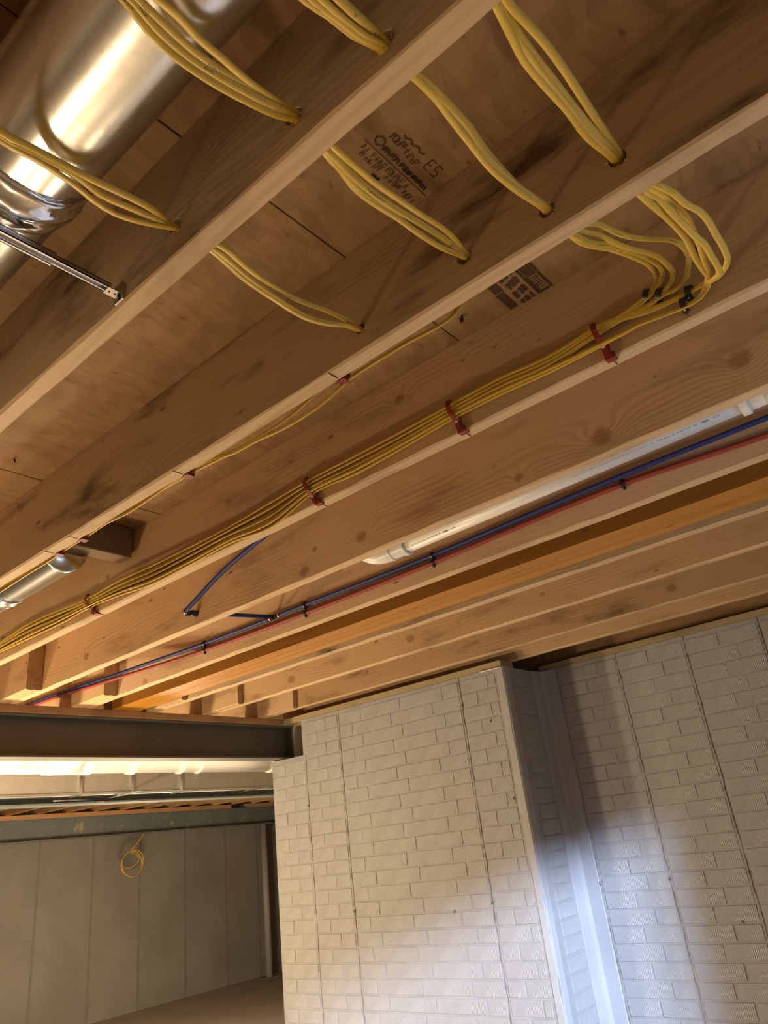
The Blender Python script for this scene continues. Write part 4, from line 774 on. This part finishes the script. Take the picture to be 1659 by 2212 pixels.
for s0, dens in ((.07, 1), (.93, 1)):
    s = s0
    mark(bg_, s, .007, a0, .003); mark(bg_, s + .011, .004, a0, .003); s += .03
    mark(bp_, s, .018, a0, .0045); s += .03
    while s < s0 + .19: l = random.uniform(.002, .007); mark(bg_, s, l, a0, random.uniform(.0022, .0035)); s += l + random.uniform(.002, .008)
s = .27
while s < .50: l = random.uniform(.002, .005); mark(bg_, s, l, a0, random.uniform(.001, .0026)); s += l + random.uniform(.0015, .004)
tag(obj('blue_print', bp_, 'pvc_print', parent=dp), kind='stuff'); tag(obj('print', bg_, 'pvc_print2', parent=dp), kind='stuff')

# ================================================================== STAMPS ON THE SUBFLOOR
def stroke(bm, x, y, dx, dy, t_=.0012):
    d = Vector((dx, dy, 0)); n = Vector((-dy, dx, 0)).normalized() * (t_ / 2); p = Vector((x, y, TOP - .0006))
    bm.faces.new([bm.verts.new(q) for q in (p - n, p + d - n, p + d + n, p + n)])
def glyphs(bm, x0, x1, y0, h, rnd, wd=.005, t_=.0012, gap=.0018, word=.1):
    x = x0
    while x < x1:
        if rnd.random() < word: x += wd; continue
        k = rnd.randint(0, 4); w_ = wd * rnd.uniform(.7, 1.1)
        if k != 3: stroke(bm, x, y0, 0, h, t_)
        if k in (0, 2, 4): stroke(bm, x, y0, w_, 0, t_)
        if k in (0, 1, 3): stroke(bm, x, y0 + h, w_, 0, t_)
        if k in (1, 2, 3): stroke(bm, x, y0 + h / 2, w_, 0, t_)
        if k in (0, 3): stroke(bm, x + w_, y0, 0, h, t_)
        if k == 4: stroke(bm, x, y0 + h, w_, -h, t_)
        x += w_ + gap
rn = random.Random(3); bm = bmesh.new()
stroke(bm, .742, .507, .176, 0, .0016)                                 # rule
glyphs(bm, .750, .812, .513, .010, rn, .006); glyphs(bm, .752, .810, .526, .009, rn, .005)
glyphs(bm, .818, .872, .513, .011, rn, .006); glyphs(bm, .826, .905, .526, .010, rn, .005)
glyphs(bm, .775, .835, .490, .009, rn, .005, .0018); glyphs(bm, .838, .905, .492, .008, rn, .004, .0022, .001, 0)
glyphs(bm, .770, .812, .462, .012, rn, .007, .0016); glyphs(bm, .815, .850, .468, .012, rn, .008, .0012)
for k in range(14):                                                     # round seal
    a = k * 2 * PI / 14; stroke(bm, .764 + .010 * math.cos(a), .490 + .008 * math.sin(a), -.0048 * math.sin(a), .004 * math.cos(a), .0022)
for k in range(10):                                                     # wavy crest
    stroke(bm, .785 + k * .0058, .452 + .003 * math.sin(k * 1.7), .0058, .003 * (math.sin((k + 1) * 1.7) - math.sin(k * 1.7)) + .0015, .0022)
# letters E S
for (x, y, dx, dy) in ((.862, .470, 0, -.022), (.862, .470, .013, 0), (.862, .459, .011, 0), (.862, .448, .013, 0),
                       (.881, .470, .013, 0), (.894, .470, 0, -.011), (.881, .459, .013, 0), (.881, .459, 0, -.011), (.881, .448, .013, 0)): stroke(bm, x, y, dx, dy, .0017)
glyphs(bm, .806, .822, .544, .012, rn, .003, .0026, .0004, 0)
tag(obj('printed_stamp', bm, 'ink', parent=ceil), kind='stuff')
bm = bmesh.new()
def blk(x0, x1, y0, y1): bm.faces.new([bm.verts.new((x, y, TOP - .0006)) for x, y in ((x0, y0), (x1, y0), (x1, y1), (x0, y1))])
blk(1.18, 1.336, .456, .4605); blk(1.18, 1.268, .464, .485); blk(1.268, 1.336, .484, .4875); blk(1.18, 1.336, .4885, .4935)
blk(1.328, 1.336, .464, .484)
for x in (1.275, 1.283, 1.292, 1.300, 1.308, 1.318): stroke(bm, x, .465, 0, .017, .0022)
stroke(bm, 1.272, .4665, .012, 0, .0018); stroke(bm, 1.300, .4800, .012, 0, .0018)
for row, yy in enumerate((.502, .514, .527)):
    for c in range(4):
        xx = 1.205 + c * .036 + row * .004
        blk(xx, xx + .026, yy, yy + (.0085 if (row + c) % 3 else .005))
        stroke(bm, xx + .004, yy + .0095, .016, 0, .001)
blk(1.20, 1.262, .546, .566); blk(1.266, 1.334, .548, .568)
for k in range(5): stroke(bm, 1.208 + k * .006, .590, .002, .006 - .001 * k, .0014)
stroke(bm, 1.20, .597, .018, .001, .0016)
tag(obj('printed_stamp', bm, 'ink', parent=ceil), kind='stuff')

# lift everything so that the floor is at z = 0
for o in bpy.data.objects:
    if o.parent is None: o.location.z += EYE
